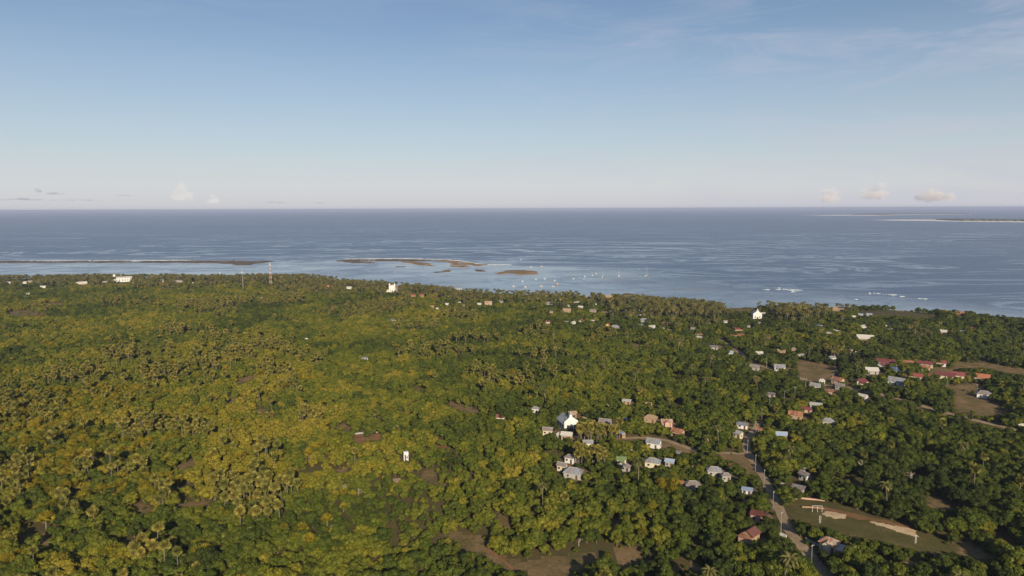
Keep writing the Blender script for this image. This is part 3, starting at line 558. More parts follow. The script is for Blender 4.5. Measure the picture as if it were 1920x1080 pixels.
# px, py, width px, roof, wall, rotation, shape, extra, label
HS = """
1073 775 19 tan tan 20 gable - tan gabled roof just behind the white hillside church
1096 781 10 tan pink -30 gable - small pink hut with a tan roof, right of the white hillside church
1027 806 22 grey cream -10 gable - low grey-roofed house left of and nearer than the white hillside church
1045 813 13 pale cream 65 gable - small pale-roofed house second in the row before the white hillside church
1063 815 25 pale tan -12 gable - long pale roof third in the row before the white hillside church
1135 791 27 grey tan -15 gable - long grey-green roof behind the clump of fan palms
1167 811 15 ltblue tan -60 gable - blue-grey roof at the right end of the fan palm clump
1171 783 12 blue grey 10 hip - small dark blue roof deep in the trees beyond the fan palm clump
1220 783 27 tan tan -12 hip - wide tan roof almost hidden by bushes, left of a pink-walled house
1250 791 23 patch pink 8 gable cross_gable house with pale roof and pink walls at the village centre
1271 809 27 rust pink -25 gable - broad rusty roof beside the village lane
1226 829 30 zinc white -18 gable - white house with long blue-grey roof on the lane
1186 842 14 grey grey 25 hip - small square grey hip roof beyond the green-roofed house
1273 846 11 grey grey -5 mono - little grey shed below the village lane
1102 830 21 zinc white 8 gable - flat grey-green roof with white wall above tall fan palms
1069 857 24 grey white -25 hip - white house with dark grey roof behind a round tree
1054 872 23 grey cream -22 gable - grey-roofed house with cream end wall, left of a large blue-grey roof
1075 884 39 zinc grey -12 hip - largest blue-grey hipped roof at the woodland edge
1165 861 20 green cream 5 gable porch cream house with small green roof
1174 873 20 grey grey -20 hip - plain grey hip roof just in front of the green-roofed house
1224 865 31 zinc cream -8 hip - large light grey hipped roof with a neighbour close on its right
1256 865 20 ltblue grey -12 gable - blue-grey roof half shaded beside a large grey hipped roof
1301 871 14 brown brick 30 hip - small dark red hip roof alone in the trees
1339 881 29 zinc grey 8 hip - light grey hip roof, left of a smaller grey hip roof near the road bend
1361 891 21 grey grey 18 hip - smaller grey hip roof beside a lighter one near the road bend
1277 903 18 rust pink -20 gable - pinkish rusty roof touching a light grey roof in yellow palms
1299 908 31 grey grey 10 hip - light grey hip roof rising behind yellow palms
1326 828 12 brown brick 30 gable - tiny dark red gable behind a coconut palm
1299 827 9 orange yellow 30 gable - tiny orange hut shining beside the lane
1384 812 21 stripe cream -35 gable - cream house with grey and cream striped roof
1392 794 21 zinc white -5 mono - flat pale grey roof above the striped-roof house
1424 804 14 rust tan -20 gable - rusty roof behind a utility pole near the road top
1175 750 18 pale tan -8 mono - pale flat roof at the far edge of the village wood
1143 758 9 pale tan 15 mono - tiny pale roof left of the flat pale roof
1216 757 15 tan pink 20 gable - tan-roofed pink-walled house, alone right of the flat pale roof
1004 766 17 zinc white -15 hip - grey-white roof alone at the left edge of the village
1370 868 11 brown pink 30 gable - small brown hut on the grassy verge left of the road
1401 916 20 ltblue white -4 mono - white-walled house with flat light blue-grey roof left of the road
1395 938 14 red yellow 60 gable - small yellow house with a red roof left of the road
1422 965 29 brown pink -8 mono - long low dark red shed in trees left of the road
1497 912 24 grey grey -12 mono - grey sheet-roofed house right of the road
1509 890 23 grey white -40 gable - grey gabled house with white gable end right of the road
1505 875 14 grey white -35 gable - small grey gable behind the grey house with white gable end
1483 878 12 tan tan 0 hip - tan thatched hut right of the road
1467 897 9 ltblue grey -10 mono - tiny blue sheet roof right of the road
1459 856 13 ltblue grey 5 mono - blue-grey sheet roof in trees right of the upper road end
1461 841 14 orange brick 0 mono - flat orange-red roof below the blue-roofed brick house
1464 815 24 ltblue brick 12 gable porch brick-red house with blue gabled roof and white gable
1552 789 23 zinc grey 12 hip - light blue-grey gabled roof alone in dense trees
1568 780 9 grey grey -35 mono - tiny grey roof behind the light blue-grey roof in dense trees
1513 765 20 red pink -8 mono - flat dark red roof with pale posts in the trees
1492 777 25 rust tan -4 gable - long rusty roof nearly covered by leaves
1530 757 21 pale grey -4 mono - thin pale roof strip above the flat red roof
1541 749 12 pale grey -25 mono - small pale roof above a thin pale roof strip
1445 737 18 grey grey -14 mono - pale grey sheet roof standing left of tall thin trunks
1558 732 20 rust pink -6 mono - flat rusty roof just below the upper road
1529 723 19 zinc white -10 gable - grey-roofed white house below the upper road
1541 713 12 pale white 10 hip - tiny white house on the bend of the upper road
1571 712 23 rust pink -30 gable - rusty red gabled house with cream gable above the upper road
1575 723 17 grey grey -18 gable - grey roof at the upper road between bushes
1616 714 22 maroon cream 15 hip porch cream house with a maroon hip roof
1681 714 28 zinc white -12 gable - white house with blue-grey roof below the school
1618 743 18 pale white -25 gable - pale roof with white end wall below the upper road
1634 694 24 pale grey 18 gable - tan-grey roof left of the school
1628 702 12 grey white -20 mono - small white lean-to below a tan-grey roof left of the school
1845 738 23 grey white 8 hip - domed grey roof standing alone in the dry meadow
1462 688 20 zinc white 4 gable porch grey gabled house with white porch posts above the road
1560 671 15 zinc white 42 gable - white gabled house at the far side of the dry meadow
1500 664 14 pale cream -8 mono - cream cube-shaped house at the left tip of the dry meadow
1465 658 16 tan pink -8 gable - tan hip roof and pink walls behind the cream cube-shaped house
1488 654 10 grey tan 10 hip - small grey roof behind the dry meadow
1424 662 13 pale grey 5 gable - pale grey roof in the trees above the road
1393 680 6 ltblue white -50 gable - narrow white gable end left of the road top
1415 688 19 grey grey -12 gable - dull grey roof left of the upper road
1595 656 10 grey tan -55 gable - grey roof edge left of a tiny cream house beyond the meadow
1609 661 9 pale cream -5 gable - tiny cream house beyond the meadow
1622 634 27 pale tan 4 gable - large pale tan house standing alone in a dark wood
1552 623 15 pale tan -2 mono - long pale roof in the dark wood, nearer of two strips
1570 619 15 pale tan -4 mono - long pale roof in the dark wood, farther of two strips
1537 610 11 ltblue white -6 mono - small bluish white roof above two pale roof strips
1600 594 9 pale pink 18 gable - pinkish white gable close to the right shore
1614 590 8 ltblue white -5 gable - light blue roof close to the right shore
1630 590 10 ltblue white -15 gable - second light blue roof close to the right shore
1619 612 11 pale white 0 gable - small pale roof inland of the two light blue shore roofs
1658 612 9 pale tan 14 gable - dull pale roof farther right in the dark wood
1669 605 8 zinc white 5 hip - tiny grey hip roof near the open right shore
1668 615 13 zinc white -6 mono - pale blue strip roof near a dull pale roof
1767 622 14 pale pink -4 gable - pale pinkish roof in the wood at the right
1805 620 8 zinc white -2 mono - tiny white roof in the wood at the right
1824 616 10 red pink -12 gable - small red gabled roof in the wood at the right
1788 621 7 rust tan 12 gable - tiny rusty roof left of a tiny white roof
1572 581 24 tan tan -3 gable - long tan thatched roof on the right shore
1798 588 16 rust brick -3 gable - low rusty roof on the right shore
1915 795 11 pale pink 20 gable - pinkish hut at the right edge of the photo
1445 635 12 rust pink -12 gable - pinkish rusty roof left of the dark wood
1912 620 8 zinc white 0 mono - tiny white roof at the far right edge
1431 588 8 pale white 5 gable - pale roof just right of the white steepled chapel
1424 606 10 grey grey -4 hip - grey roof in front of the white steepled chapel
1403 611 9 zinc white -20 hip - small white house left below the white steepled chapel
1360 603 9 zinc white 15 gable - bluish white house left of the big red roof
1385 617 23 maroon pink 25 gable - big dark red roof in the coastal village
1383 627 24 orange pink -2 mono - long pink canopy in front of the big dark red roof
1311 626 15 patch white -6 mono - pink and white low building left of the upper road
1310 631 15 pale pink -10 mono - pale roof in front of a pink and white low building
1299 616 9 zinc grey -15 gable - dim grey-green roof in coastal village shade
1247 607 12 rust tan -5 gable - rusty brown roof in the coastal village
1256 618 9 tan tan -18 gable - tan roof below the rusty brown roof
1243 614 5 pale white 0 gable - tiny white house between two brown roofs
1222 612 15 pale white -25 gable - long pale roof with a white gable end
1202 608 15 zinc grey -4 mono - blue-grey roof nearer of a stacked pair
1207 600 16 zinc grey 4 hip - blue-grey roof farther of a stacked pair
1197 590 11 pale pink -6 mono - pale roof nearer of two below the palm belt
1202 584 10 pale tan -25 gable - pale roof farther of two below the palm belt
1226 590 6 pale white 18 mono - tiny pale roof in the palm belt
1153 613 18 zinc grey -6 hip - wide blue-grey roof beside the orange-yellow house
1139 609 9 orange yellow 80 gable - bright orange-yellow house with steep gable
1112 599 15 pale white 2 mono - long white strip roof in the coastal village
1089 601 11 red white 62 gable - white gable end with a red roof edge
1075 605 11 pale white 60 gable - white gable end left of the one with red roof edge
1026 604 12 red white 25 gable - red roof with white walls at the left of the coastal village
1063 602 8 zinc grey 0 mono - small greenish grey roof between white gables
1112 583 15 grey pink -20 gable - grey roof with pinkish white gable behind the long white strip
1136 584 22 tan tan 0 mono - very long tan roof in the coastal village
1063 582 16 tan tan -3 gable - long tan-pink roof left of a grey roof with pinkish gable
1089 576 12 pale white -22 gable - bright white slanted roof in the palm belt
1080 566 15 pale grey 0 mono - long pale roof highest in the palm belt
1029 569 15 grey grey 3 hip - grey hip roof at the left of the palm belt
1066 573 8 zinc grey 14 gable - grey roof left of a bright white slanted roof
1034 585 9 grey pink -18 gable - grey-pink roof above the red roof with white walls
1163 584 7 zinc grey 0 hip - tiny grey hip roof right of a very long tan roof
1142 557 18 tan tan 12 gable - long tan thatched roof at the shore in the middle
1100 556 9 grey grey 0 hip - grey roof among shore palms
1118 569 5 pale white 0 gable - tiny white spot of a house in the palm belt
1132 569 8 grey grey 0 mono - small grey roof right of a tiny white house
1338 649 18 grey grey -4 mono - dull pale roof in dark trees left of the upper road
1368 661 15 ltblue white -8 gable - white and blue house close to the upper road start
1333 665 6 pale tan -40 mono - little pale roof below a dull pale roof
614 536 8 orange pink -15 gable - small orange roof left of the coastal church
654 540 12 pale white -12 gable - white roof between the orange roof and the coastal church
727 545 8 pale white 0 gable - white annexe at the left foot of the coastal church
775 554 10 red pink -10 gable - red roof right of the coastal church, left one of a pair
791 554 10 red pink -10 gable - red roof right of the coastal church, right one of a pair
806 556 7 red brick 0 mono - faint red roof right of the pair of red roofs
818 556 8 red brick 0 mono - second faint red roof right of the pair of red roofs
773 566 9 grey grey -2 mono - dark grey roof below the pair of red roofs
810 575 9 tan tan -10 gable - dull tan roof left of a bright white roof
820 577 6 pale white -20 gable - small white gable beside a dull tan roof
838 570 8 pale white -15 gable - bright white roof in the left part of the village
860 566 9 pale white 0 mono - white roof strip right of a bright white roof
868 571 8 grey tan 0 mono - dull roof below a white roof strip
899 570 9 pale white -16 gable - slanting white roof left of pinkish roofs
915 568 16 patch pink 8 gable - pinkish roofed house in the left part of the village
940 565 9 grey grey -4 gable - grey roof right of the pinkish roofed house
860 541 13 pale cream -3 mono - long white roof right at the middle shore
736 599 14 grey grey 6 mono - grey strip roof alone in the middle of the wood
741 606 5 pale white 0 gable - tiny white hut below a lone grey strip roof
574 634 7 pale white -10 gable - tiny white hut alone in the palm wood
684 670 13 zinc white -3 mono - pale sheet roof alone in the bright wood
487 558 10 pale white 0 mono - white roof strip in front of the lattice tower
939 782 21 red white -12 gable - red roof with white gable alone at the wood edge
15 529 7 pale white 0 gable - white speck of a house at the far left shore
44 530 8 pale white 0 gable - white house, second from the far left
54 527 9 pale tan 0 mono - pale roof behind the second house from the far left
81 538 9 pale white -16 gable - white gabled house nearest in the far left group
195 528 9 pale tan 0 mono - pale roof left of the long white church
153 532 16 pale tan 5 gable - low pale building farther left of the long white church
301 527 10 grey pink 0 gable - grey house right of the long white church
333 527 16 pale tan -2 mono - long pale building right of the grey house
361 530 4 pale white 0 gable - tiny white hut right of the long pale building
52 549 5 pale white 0 mono - lone pale speck of roof in the far left wood
"""
for ln in HS.strip().split('\n'):
    p = ln.split(' ', 8); a = float(p[0])
    house(float(p[0]), float(p[1]), float(p[2]), p[3], p[4], float(p[5]), p[8], p[6], extra=None if p[7] == '-' else p[7], low=(p[6] == 'mono' and float(p[2]) < 26))
# the larger houses by the road, with annexes of their own
def annex(root, w, d, side, roof, wall, aw, ad, h, back=0):
    x0 = side * (w / 2 + aw / 2 - .5); a = MB(); a.box((x0, back, h / 2 - .5), (aw - .3, ad - .5, h + 1)); a.build('annexe', WALL[wall], root)
    q = MB(); q.add([(x0 - aw / 2, back - ad / 2, h + .1), (x0 + aw / 2, back - ad / 2, h + .1), (x0 + aw / 2, back + ad / 2, h + .45), (x0 - aw / 2, back + ad / 2, h + .45)] + [(x0 - aw / 2, back - ad / 2, h), (x0 + aw / 2, back - ad / 2, h), (x0 + aw / 2, back + ad / 2, h + .33), (x0 - aw / 2, back + ad / 2, h + .33)],
                     [(0, 1, 2, 3), (7, 6, 5, 4), (0, 4, 5, 1), (1, 5, 6, 2), (2, 6, 7, 3), (3, 7, 4, 0)]); q.build('annexe_roof', ROOF[roof], root)
R_, w, d, h, rh = house(1408, 1003, 33, 'brown', 'tan', 62, 'tall tan house with a dark red gabled roof left of the road', 'gable', asp=.85, hw=4.0, ph=26)
annex(R_, w, d, 1, 'brown', 'pink', 2.6, 4.5, 2.6) if False else annex(R_, w, d, -1, 'rust', 'pink', 3.0, 4.5, 3.0)
R_, w, d, h, rh = house(1555, 1018, 34, 'patch', 'cream', -14, 'cream house with patchy rusty roof and grey annexe below the playing field', 'hip', asp=.8, hw=3.3, ph=26, extra='cross_gable')
annex(R_, w, d, 1, 'pale', 'pink', 3.2, 4.5, 2.4, -1)

# school rows: long red-roofed blocks
def block(x0, x1, yc, roof, wall, rot, label, hp=11, asp=None, cat='school block', hw=2.7):
    wp = x1 - x0; asp = asp or min(.6, 9.0 / (wp * .42))
    return house((x0 + x1) / 2, yc, wp, roof, wall, rot, label, 'gable', asp=asp * .85, hw=hw, cat=cat, name='school_block', ph=hp, group='long red-roofed school blocks')
block(1701, 1727, 704, 'red', 'cream', -4, 'cream school block with a bright red roof, left end of the front row')
block(1727, 1745, 702, 'red', 'cream', -4, 'red-roofed school block partly behind trees, second in the front row', hp=8)
block(1760, 1787, 703, 'maroon', 'cream', -4, 'dark maroon-roofed school block mid front row', hp=7)
block(1788, 1816, 703, 'red', 'cream', -4, 'orange-red-roofed school block left of the tile-orange one')
block(1816, 1850, 706, 'orange', 'white', -4, 'school block with bright tile-orange roof and white posts at the right end')
block(1721, 1747, 681, 'maroon', 'cream', -6, 'cream school block with windows under maroon roof in the back row', hp=13)
block(1748, 1771, 679, 'red', 'white', -4, 'white school block with red roof at the right of the back row', hp=9)
block(1646, 1676, 678, 'maroon', 'white', -5, 'maroon-roofed school hall at the left of the back row', hp=8)
block(1644, 1666, 684, 'maroon', 'white', 68, 'white gable-ended school hall facing the front', hp=14, asp=.8)
block(1692, 1712, 679, 'rust', 'brick', -4, 'rusty red school roof between trees in the back row', hp=5)
block(1673, 1701, 694, 'blue', 'grey', -3, 'open shed with long blue-grey roof between the school rows', hp=7, cat='shed')
block(1724, 1742, 688, 'rust', 'pink', -6, 'small rusty roof just before the maroon back-row block', hp=4)

# churches
def church(px, py, wpx, rot, roof, label, depth=1.5, twin=False, steeple=True, hw=5.0, ph=24, zc=4):
    p = g1(px, py, zc); dist = math.dist(p, (0, 0, H)); w = wpx * dist / F; d = w * depth; az = math.atan2(p[0], p[1])
    root = link('church', None, None, (p[0], p[1], float(height(p[0], p[1]))), math.radians(rot) - az); tag(root, label, 'church', 'white churches')
    x = w / 2; y0 = -d / 2; y1 = d / 2; rh = w * .38
    b = MB(); V = [(-x, y0, -1), (x, y0, -1), (x, y1, -1), (-x, y1, -1), (-x, y0, hw), (x, y0, hw), (x, y1, hw), (-x, y1, hw), (0, y0, hw + rh), (0, y1, hw + rh)]
    b.add(V, [(0, 1, 5, 8, 4), (1, 2, 6, 5), (2, 3, 7, 9, 6), (3, 0, 4, 7)]); b.build('wall', WALL['white'], root)
    e = .4; r = MB(); T_ = [(-x - e, y0 + .3, hw - .25), (0, y0 + .3, hw + rh + .12), (x + e, y0 + .3, hw - .25), (-x - e, y1 + e, hw - .25), (0, y1 + e, hw + rh + .12), (x + e, y1 + e, hw - .25)]
    r.add(T_ + [(a, c, k - .15) for a, c, k in T_], [(0, 3, 4, 1), (1, 4, 5, 2), (6, 7, 10, 9), (7, 8, 11, 10), (0, 1, 7, 6), (1, 2, 8, 7), (0, 6, 9, 3), (2, 5, 11, 8)]); r.build('roof', ROOF[roof], root)
    f = MB()
    f.box((0, y0 - .25, hw / 2 + .4), (w * 1.06, .5, hw + 1.6))
    f.add([(-x * 1.06, y0 - .5, hw + 1.2), (x * 1.06, y0 - .5, hw + 1.2), (0, y0 - .5, hw + rh + 1.3), (-x * 1.06, y0, hw + 1.2), (x * 1.06, y0, hw + 1.2), (0, y0, hw + rh + 1.3)], [(0, 1, 2), (5, 4, 3), (0, 2, 5, 3), (1, 4, 5, 2)])
    f.build('facade', WALL['white'], root)
    if twin:
        for s_ in (-1, 1):
            q = MB(); q.box((s_ * x * .82, y0 - .9, (hw + rh) / 2 + .6), (w * .24, w * .2, hw + rh + 2.2)); tw = q.build('bell_tower', WALL['white'], root)
            q = MB(); q.add([(s_ * x * .82 + a * w * .13, y0 - .9 + c * w * .11, hw + rh + 1.7) for a, c in ((-1, -1), (1, -1), (1, 1), (-1, 1))] + [(s_ * x * .82, y0 - .9, hw + rh + 3.6)], [(0, 1, 4), (1, 2, 4), (2, 3, 4), (3, 0, 4)]); q.build('spire', WALL['white'], tw)
    elif steeple:
        q = MB(); zt = hw + rh + .6; q.box((0, y0 + .7, zt), (w * .2, w * .2, 2.4)); tw = q.build('steeple', WALL['white'], root)
        q = MB(); q.add([(a * w * .13, y0 + .7 + c * w * .13, zt + 1.2) for a, c in ((-1, -1), (1, -1), (1, 1), (-1, 1))] + [(0, y0 + .7, zt + 3.4)], [(0, 1, 4), (1, 2, 4), (2, 3, 4), (3, 0, 4)]); q.build('spire', ROOF['zinc'], tw)
    q = MB(); q.box((0, y0 - .56, 1.5), (1.7, .12, 3.0)); q.build('door', DOORM, root)
    for s_ in (-1, 1):
        q = MB(); q.box((s_ * x * .55, y0 - .56, 2.9), (.8, .10, 2.0)); q.build('window', DARK, root)
        for k in range(3):
            q = MB(); q.box((s_ * (x + .05), y0 + d * (.25 + .25 * k), 2.6), (.1, .8, 1.8)); q.build('window', DARK, root)
    KEEP.append((px - wpx / 2 - 2, py - ph / 2, px + wpx / 2 + 2, py + ph / 2, dist)); SPOTS.append((p[0], p[1], w))
church(1063, 790, 25, 22, 'zinc', 'white hillside church with stepped gable facade and blue-grey roof', 1.5, steeple=True, hw=4.6, ph=25)
church(1418, 591, 14, 12, 'zinc', 'white chapel with pointed steeple near the right part of the shore', 1.4, hw=5.5, ph=13)
church(738, 541, 11, -14, 'orange', 'white twin-towered coastal church with an orange-red roof', 1.7, twin=True, hw=7, ph=12, zc=5)
def long_church():
    px, py = 230, 524; p = g1(px, py, 4); dist = math.dist(p, (0, 0, H)); w = 26 * dist / F; az = math.atan2(p[0], p[1])
    root = link('church', None, None, (p[0], p[1], float(height(p[0], p[1]))), -az); tag(root, 'long white church with a tower at its left end on the far left shore', 'church', 'white churches')
    b = MB(); b.box((0, 0, 3.0), (w, 8, 8)); b.build('wall', WALL['white'], root)
    r = MB(); x = w / 2 + .3; T_ = [(-x, -4.5, 6.9), (x, -4.5, 6.9), (x, 4.5, 6.9), (-x, 4.5, 6.9), (-x, 0, 9), (x, 0, 9)]
    r.add(T_, [(0, 1, 5, 4), (2, 3, 4, 5), (1, 2, 5), (3, 0, 4)]); r.build('roof', ROOF['pale'], root)
    t_ = MB(); t_.box((-w / 2 + 1.4, -4.4, 5.5), (3.4, 3.4, 13)); tw = t_.build('bell_tower', WALL['white'], root)
    q = MB(); q.add([(-w / 2 + 1.4 + a * 1.9, -4.4 + c * 1.9, 12.02) for a, c in ((-1, -1), (1, -1), (1, 1), (-1, 1))] + [(-w / 2 + 1.4, -4.4, 14.5)], [(0, 1, 4), (1, 2, 4), (2, 3, 4), (3, 0, 4)]); q.build('spire', WALL['white'], tw)
    for k in range(6):
        q = MB(); q.box((-w / 2 + 5 + k * (w - 7) / 5, -4.05, 3.2), (1.0, .1, 2.6)); q.build('window', DARK, root)
    KEEP.append((215, 518, 245, 530, dist)); SPOTS.append((p[0], p[1], 14))
long_church()

# lattice towers
CONC_ = simple('weathered_steel', (.24, .23, .22), .15, 2)
RED_P = simple('red_paint', (.42, .18, .12), .15, 1); WHT_P = simple('white_paint', (.66, .62, .58), .1, 1); STEEL = simple('galvanised_steel', (.40, .40, .41), .15, 2)
def lattice(px, pybase, h, w0, label, bands):
    p = g1(px, pybase); root = link('lattice_tower', None, None, (p[0], p[1], float(height(p[0], p[1])))); tag(root, label, 'tower')
    n = 10; mats = [RED_P, TRIM] if bands else [CONC_, CONC_]; b = MB(); c = MB()
    for k in range(n):
        z0, z1 = h * k / n, h * (k + 1) / n; a0, a1 = w0 * (1 - .75 * k / n), w0 * (1 - .75 * (k + 1) / n); i = k % 2
        P0 = [(a0 * sx_, a0 * sy_, z0) for sx_, sy_ in ((-.5, -.5), (.5, -.5), (.5, .5), (-.5, .5))]; P1 = [(a1 * sx_, a1 * sy_, z1) for sx_, sy_ in ((-.5, -.5), (.5, -.5), (.5, .5), (-.5, .5))]
        for q in range(4):
            b.tube([P0[q], P1[q]], [.13, .13], 4, i); c.tube([P0[q], P1[(q + 1) % 4]], [.07, .07], 3, i); c.tube([P0[(q + 1) % 4], P1[q]], [.07, .07], 3, i); c.tube([P1[q], P1[(q + 1) % 4]], [.07, .07], 3, i)
    b.build('frame', mats, root); c.build('bracing', mats, root)
    a = MB(); a.tube([(0, 0, h), (0, 0, h + 3.5)], [.12, .05], 4); a.build('antenna', STEEL, root)
    for s_ in (-1, 1):
        a = MB(); a.tube([(s_ * .8, -.5, h * .9), (s_ * .8, -.9, h * .9)], [.7, .7], 10); a.build('dish', WHT_P, root)
    KEEP.append((px - 3, pybase - 40, px + 3, pybase, math.dist(p, (0, 0, H))))
lattice(508, 535, 36, 3.4, 'tall red and white lattice mast above the left shore palms', True)
lattice(456, 545, 31, 1.5, 'thin grey lattice mast left of the red and white one', False)

# utility poles
CONC = simple('concrete_pole', (.27, .25, .23), .12, 2)
POLES = [(1521, 1063, 'nearest roadside pole, beside the road at the bottom edge'), (1464, 998, 'roadside pole right of the tan house with dark red roof'), (1449, 957, 'roadside pole below the small yellow house'), (1432, 914, 'roadside pole right of the flat light blue roof'),
         (1416, 884, 'roadside pole on the grassy verge'), (1401, 854, 'pole at the road bend beside the lane mouth'), (1415, 818, 'pole before the rusty roof near the road top'), (1428, 792, 'pole with a crossarm at the road top'), (1442, 773, 'thin pole in trees left of the flat red roof'),
         (1470, 756, 'thin pole left of pale roof strips in the wood'), (1490, 748, 'thin pole in the wood below the upper road'), (1510, 731, 'pole beside the white house below the upper road'), (1561, 721, 'pole on the verge of the upper road'), (1594, 678, 'short white-topped pole beyond the dry meadow'),
         (1728, 712, 'pole in front of the bright red school roof'), (1775, 729, 'pole at the path across the school meadow'), (1831, 743, 'thin pole left of the domed grey roof'), (1680, 704, 'pole before the long blue-grey shed roof'), (1437, 690, 'short pole beside the upper road start')]
P0 = None
for i, (px, py, lab) in enumerate(POLES):
    p = g1(px, py); loc = (p[0], p[1], float(height(p[0], p[1])))
    if P0 is None:
        P0 = link('utility_pole', None); b = MB(); b.tube([(0, 0, -.5), (0, 0, 8.0)], [.13, .085], 8); b.build('pole', CONC, P0)
        b = MB(); b.box((0, -.14, 7.5), (1.6, .09, .09)); b.build('crossarm', STEEL, P0)
        for k in (-.7, 0, .7):
            b = MB(); b.tube([(k, -.14, 7.54), (k, -.14, 7.78)], [.06, .04], 6); b.build('insulator', WHT_P, P0)
        r = P0
    else:
        r = P0.copy(); COL.objects.link(r)
        for ch in P0.children: c = ch.copy(); c.parent = r; COL.objects.link(c)
    r.location = loc; r.rotation_euler = (0, 0, .5 + .2 * i)
    tag(r, lab, 'utility pole', 'utility poles along the roads')
    KEEP.append((px - 2, py - 17 if py > 760 else py - 11, px + 2, py, math.dist(p, (0, 0, H))))

# playing field: goals, a low wall
def goal(pxs, py, hgt, label, side):
    P = [g1(x, py) for x in pxs]; c = np.mean(P, 0); root = link('goal_frame', None, None, (c[0], c[1], float(height(c[0], c[1])))); tag(root, label, 'goal', 'white goals on the playing field')
    for q in P:
        b = MB(); b.tube([(q[0] - c[0], q[1] - c[1], -.2), (q[0] - c[0], q[1] - c[1], hgt)], [.075, .075], 6); b.build('post', WHT_P, root)
    b = MB(); a, e = P[0] - c, P[-1] - c; b.tube([(a[0], a[1], hgt), (e[0], e[1], hgt)], [.07, .07], 6); b.build('crossbar', WHT_P, root)
goal([1523, 1532.5, 1541], 960.5, 2.6, 'white three-post frame on the far touchline of the field', 0)
goal([1536, 1538.5], 981, 2.8, 'narrow pair of white posts in the grass of the field', 0)
goal([1715.5, 1717.5], 1019, 3.0, 'white goal at the shaded right end of the field', 0)
def low_wall(name, pts, hgt, th, m, label):
    P = ground([p[0] for p in pts], [p[1] for p in pts]); c = P[0]; b = MB()
    for a, e in zip(P[:-1], P[1:]):
        mid = (a + e) / 2 - c; L_ = math.dist(a[:2], e[:2]); b.box((mid[0], mid[1], hgt / 2 - .2), (L_ + .05, th, hgt + .4), 0, math.atan2(e[1] - a[1], e[0] - a[0]))
    tag(b.build(name, m, None, (c[0], c[1], c[2])), label, 'wall')
low_wall('low_wall', [(1486, 936), (1500, 935.5), (1530, 938), (1546, 940)], .8, .3, WALL['pink'], 'low pinkish wall along the far edge of the playing field')
low_wall('low_wall', [(1504, 952), (1523, 952.5), (1545, 954.5)], .7, .25, WALL['tan'], 'low earth bank wall behind the three-post frame')
low_wall('low_wall', [(662, 815), (680, 813), (708, 811.5)], .9, .3, WALL['grey'], 'low grey wall above the red earth patch in the bright wood')
low_wall('low_wall', [(1510, 1012), (1530, 1022), (1545, 1028)], .9, .2, WALL['grey'], 'thin grey fence wall left of the patchy rusty-roofed house')
# white portal standing in the wood
def portal():
    px, py = 761, 856; p = g1(px, py, 2); d_ = math.dist(p, (0, 0, H)); root = link('water_tank_stand', None, None, (p[0], p[1], float(height(p[0], p[1]))), .35, (1, 1, .72))
    tag(root, 'small white concrete tower with open frame standing alone in the wood', 'tower'); w = 8.5 * d_ / F
    for sx_, sy_ in ((-1, -1), (1, -1), (1, 1), (-1, 1)):
        b = MB(); b.box((sx_ * w * .38, sy_ * w * .3, 2.0), (.35, .35, 5)); b.build('leg', WALL['white'], root)
    b = MB(); b.box((0, 0, 5.3), (w, w * .8, 1.7)); b.build('tank', WALL['white'], root)
    b = MB(); b.box((w * .2, 0, 2.4), (w * .45, w * .45, 3.8)); b.build('room', WALL['white'], root)
    b = MB(); b.box((w * .2, -w * .24, 2.4), (w * .2, .1, 1.6)); b.build('window', DARK, root)
    KEEP.append((755, 846, 767, 862, d_)); SPOTS.append((p[0], p[1], 3))
portal()
house(742, 900, 18, 'tan', 'tan', 0, 'flat tan-roofed shelter alone in the bright wood', 'mono', asp=.75, cat='shelter', name='shelter', ph=10, low=True)
low_wall('low_wall', [(1462, 1003), (1470, 1006), (1474, 1008)], 1.0, .4, WALL['white'], 'short white wall at the roadside right of the tall tan house')
KEEP.append((1460, 999, 1478, 1008, 285))

# ------------------------------------------------------------------ boats
HULLW = simple('white_hull', (.46, .47, .48), .05, 1, .35, .5); HULLB = simple('blue_hull', (.12, .22, .32), .1, 1, .5, .5); HULLT = simple('wooden_hull', (.38, .25, .15), .2, 1)
def hull(L_, B_, D_):
    V = []; Fc = []; n = 9
    for k in range(n):
        t = k / (n - 1); x = (t - .5) * L_; hb = B_ / 2 * (math.sin(math.pi * min(1, t * .75 + .28)) ** .6 if t < 1 else .02); sh = D_ * (1 + .35 * abs(t - .4) ** 1.6 * 2)
        V += [(x, -hb, sh), (x, -hb * .75, .0), (x, 0, -D_ * .5), (x, hb * .75, .0), (x, hb, sh), (x, 0, sh * .93)]
    for k in range(n - 1):
        for j in range(6): a = k * 6 + j; b = k * 6 + (j + 1) % 6; Fc.append((a, b, b + 6, a + 6))
    Fc.append((0, 1, 2, 3, 4, 5)); Fc.append(tuple((n - 1) * 6 + j for j in range(6))[::-1]); return V, Fc
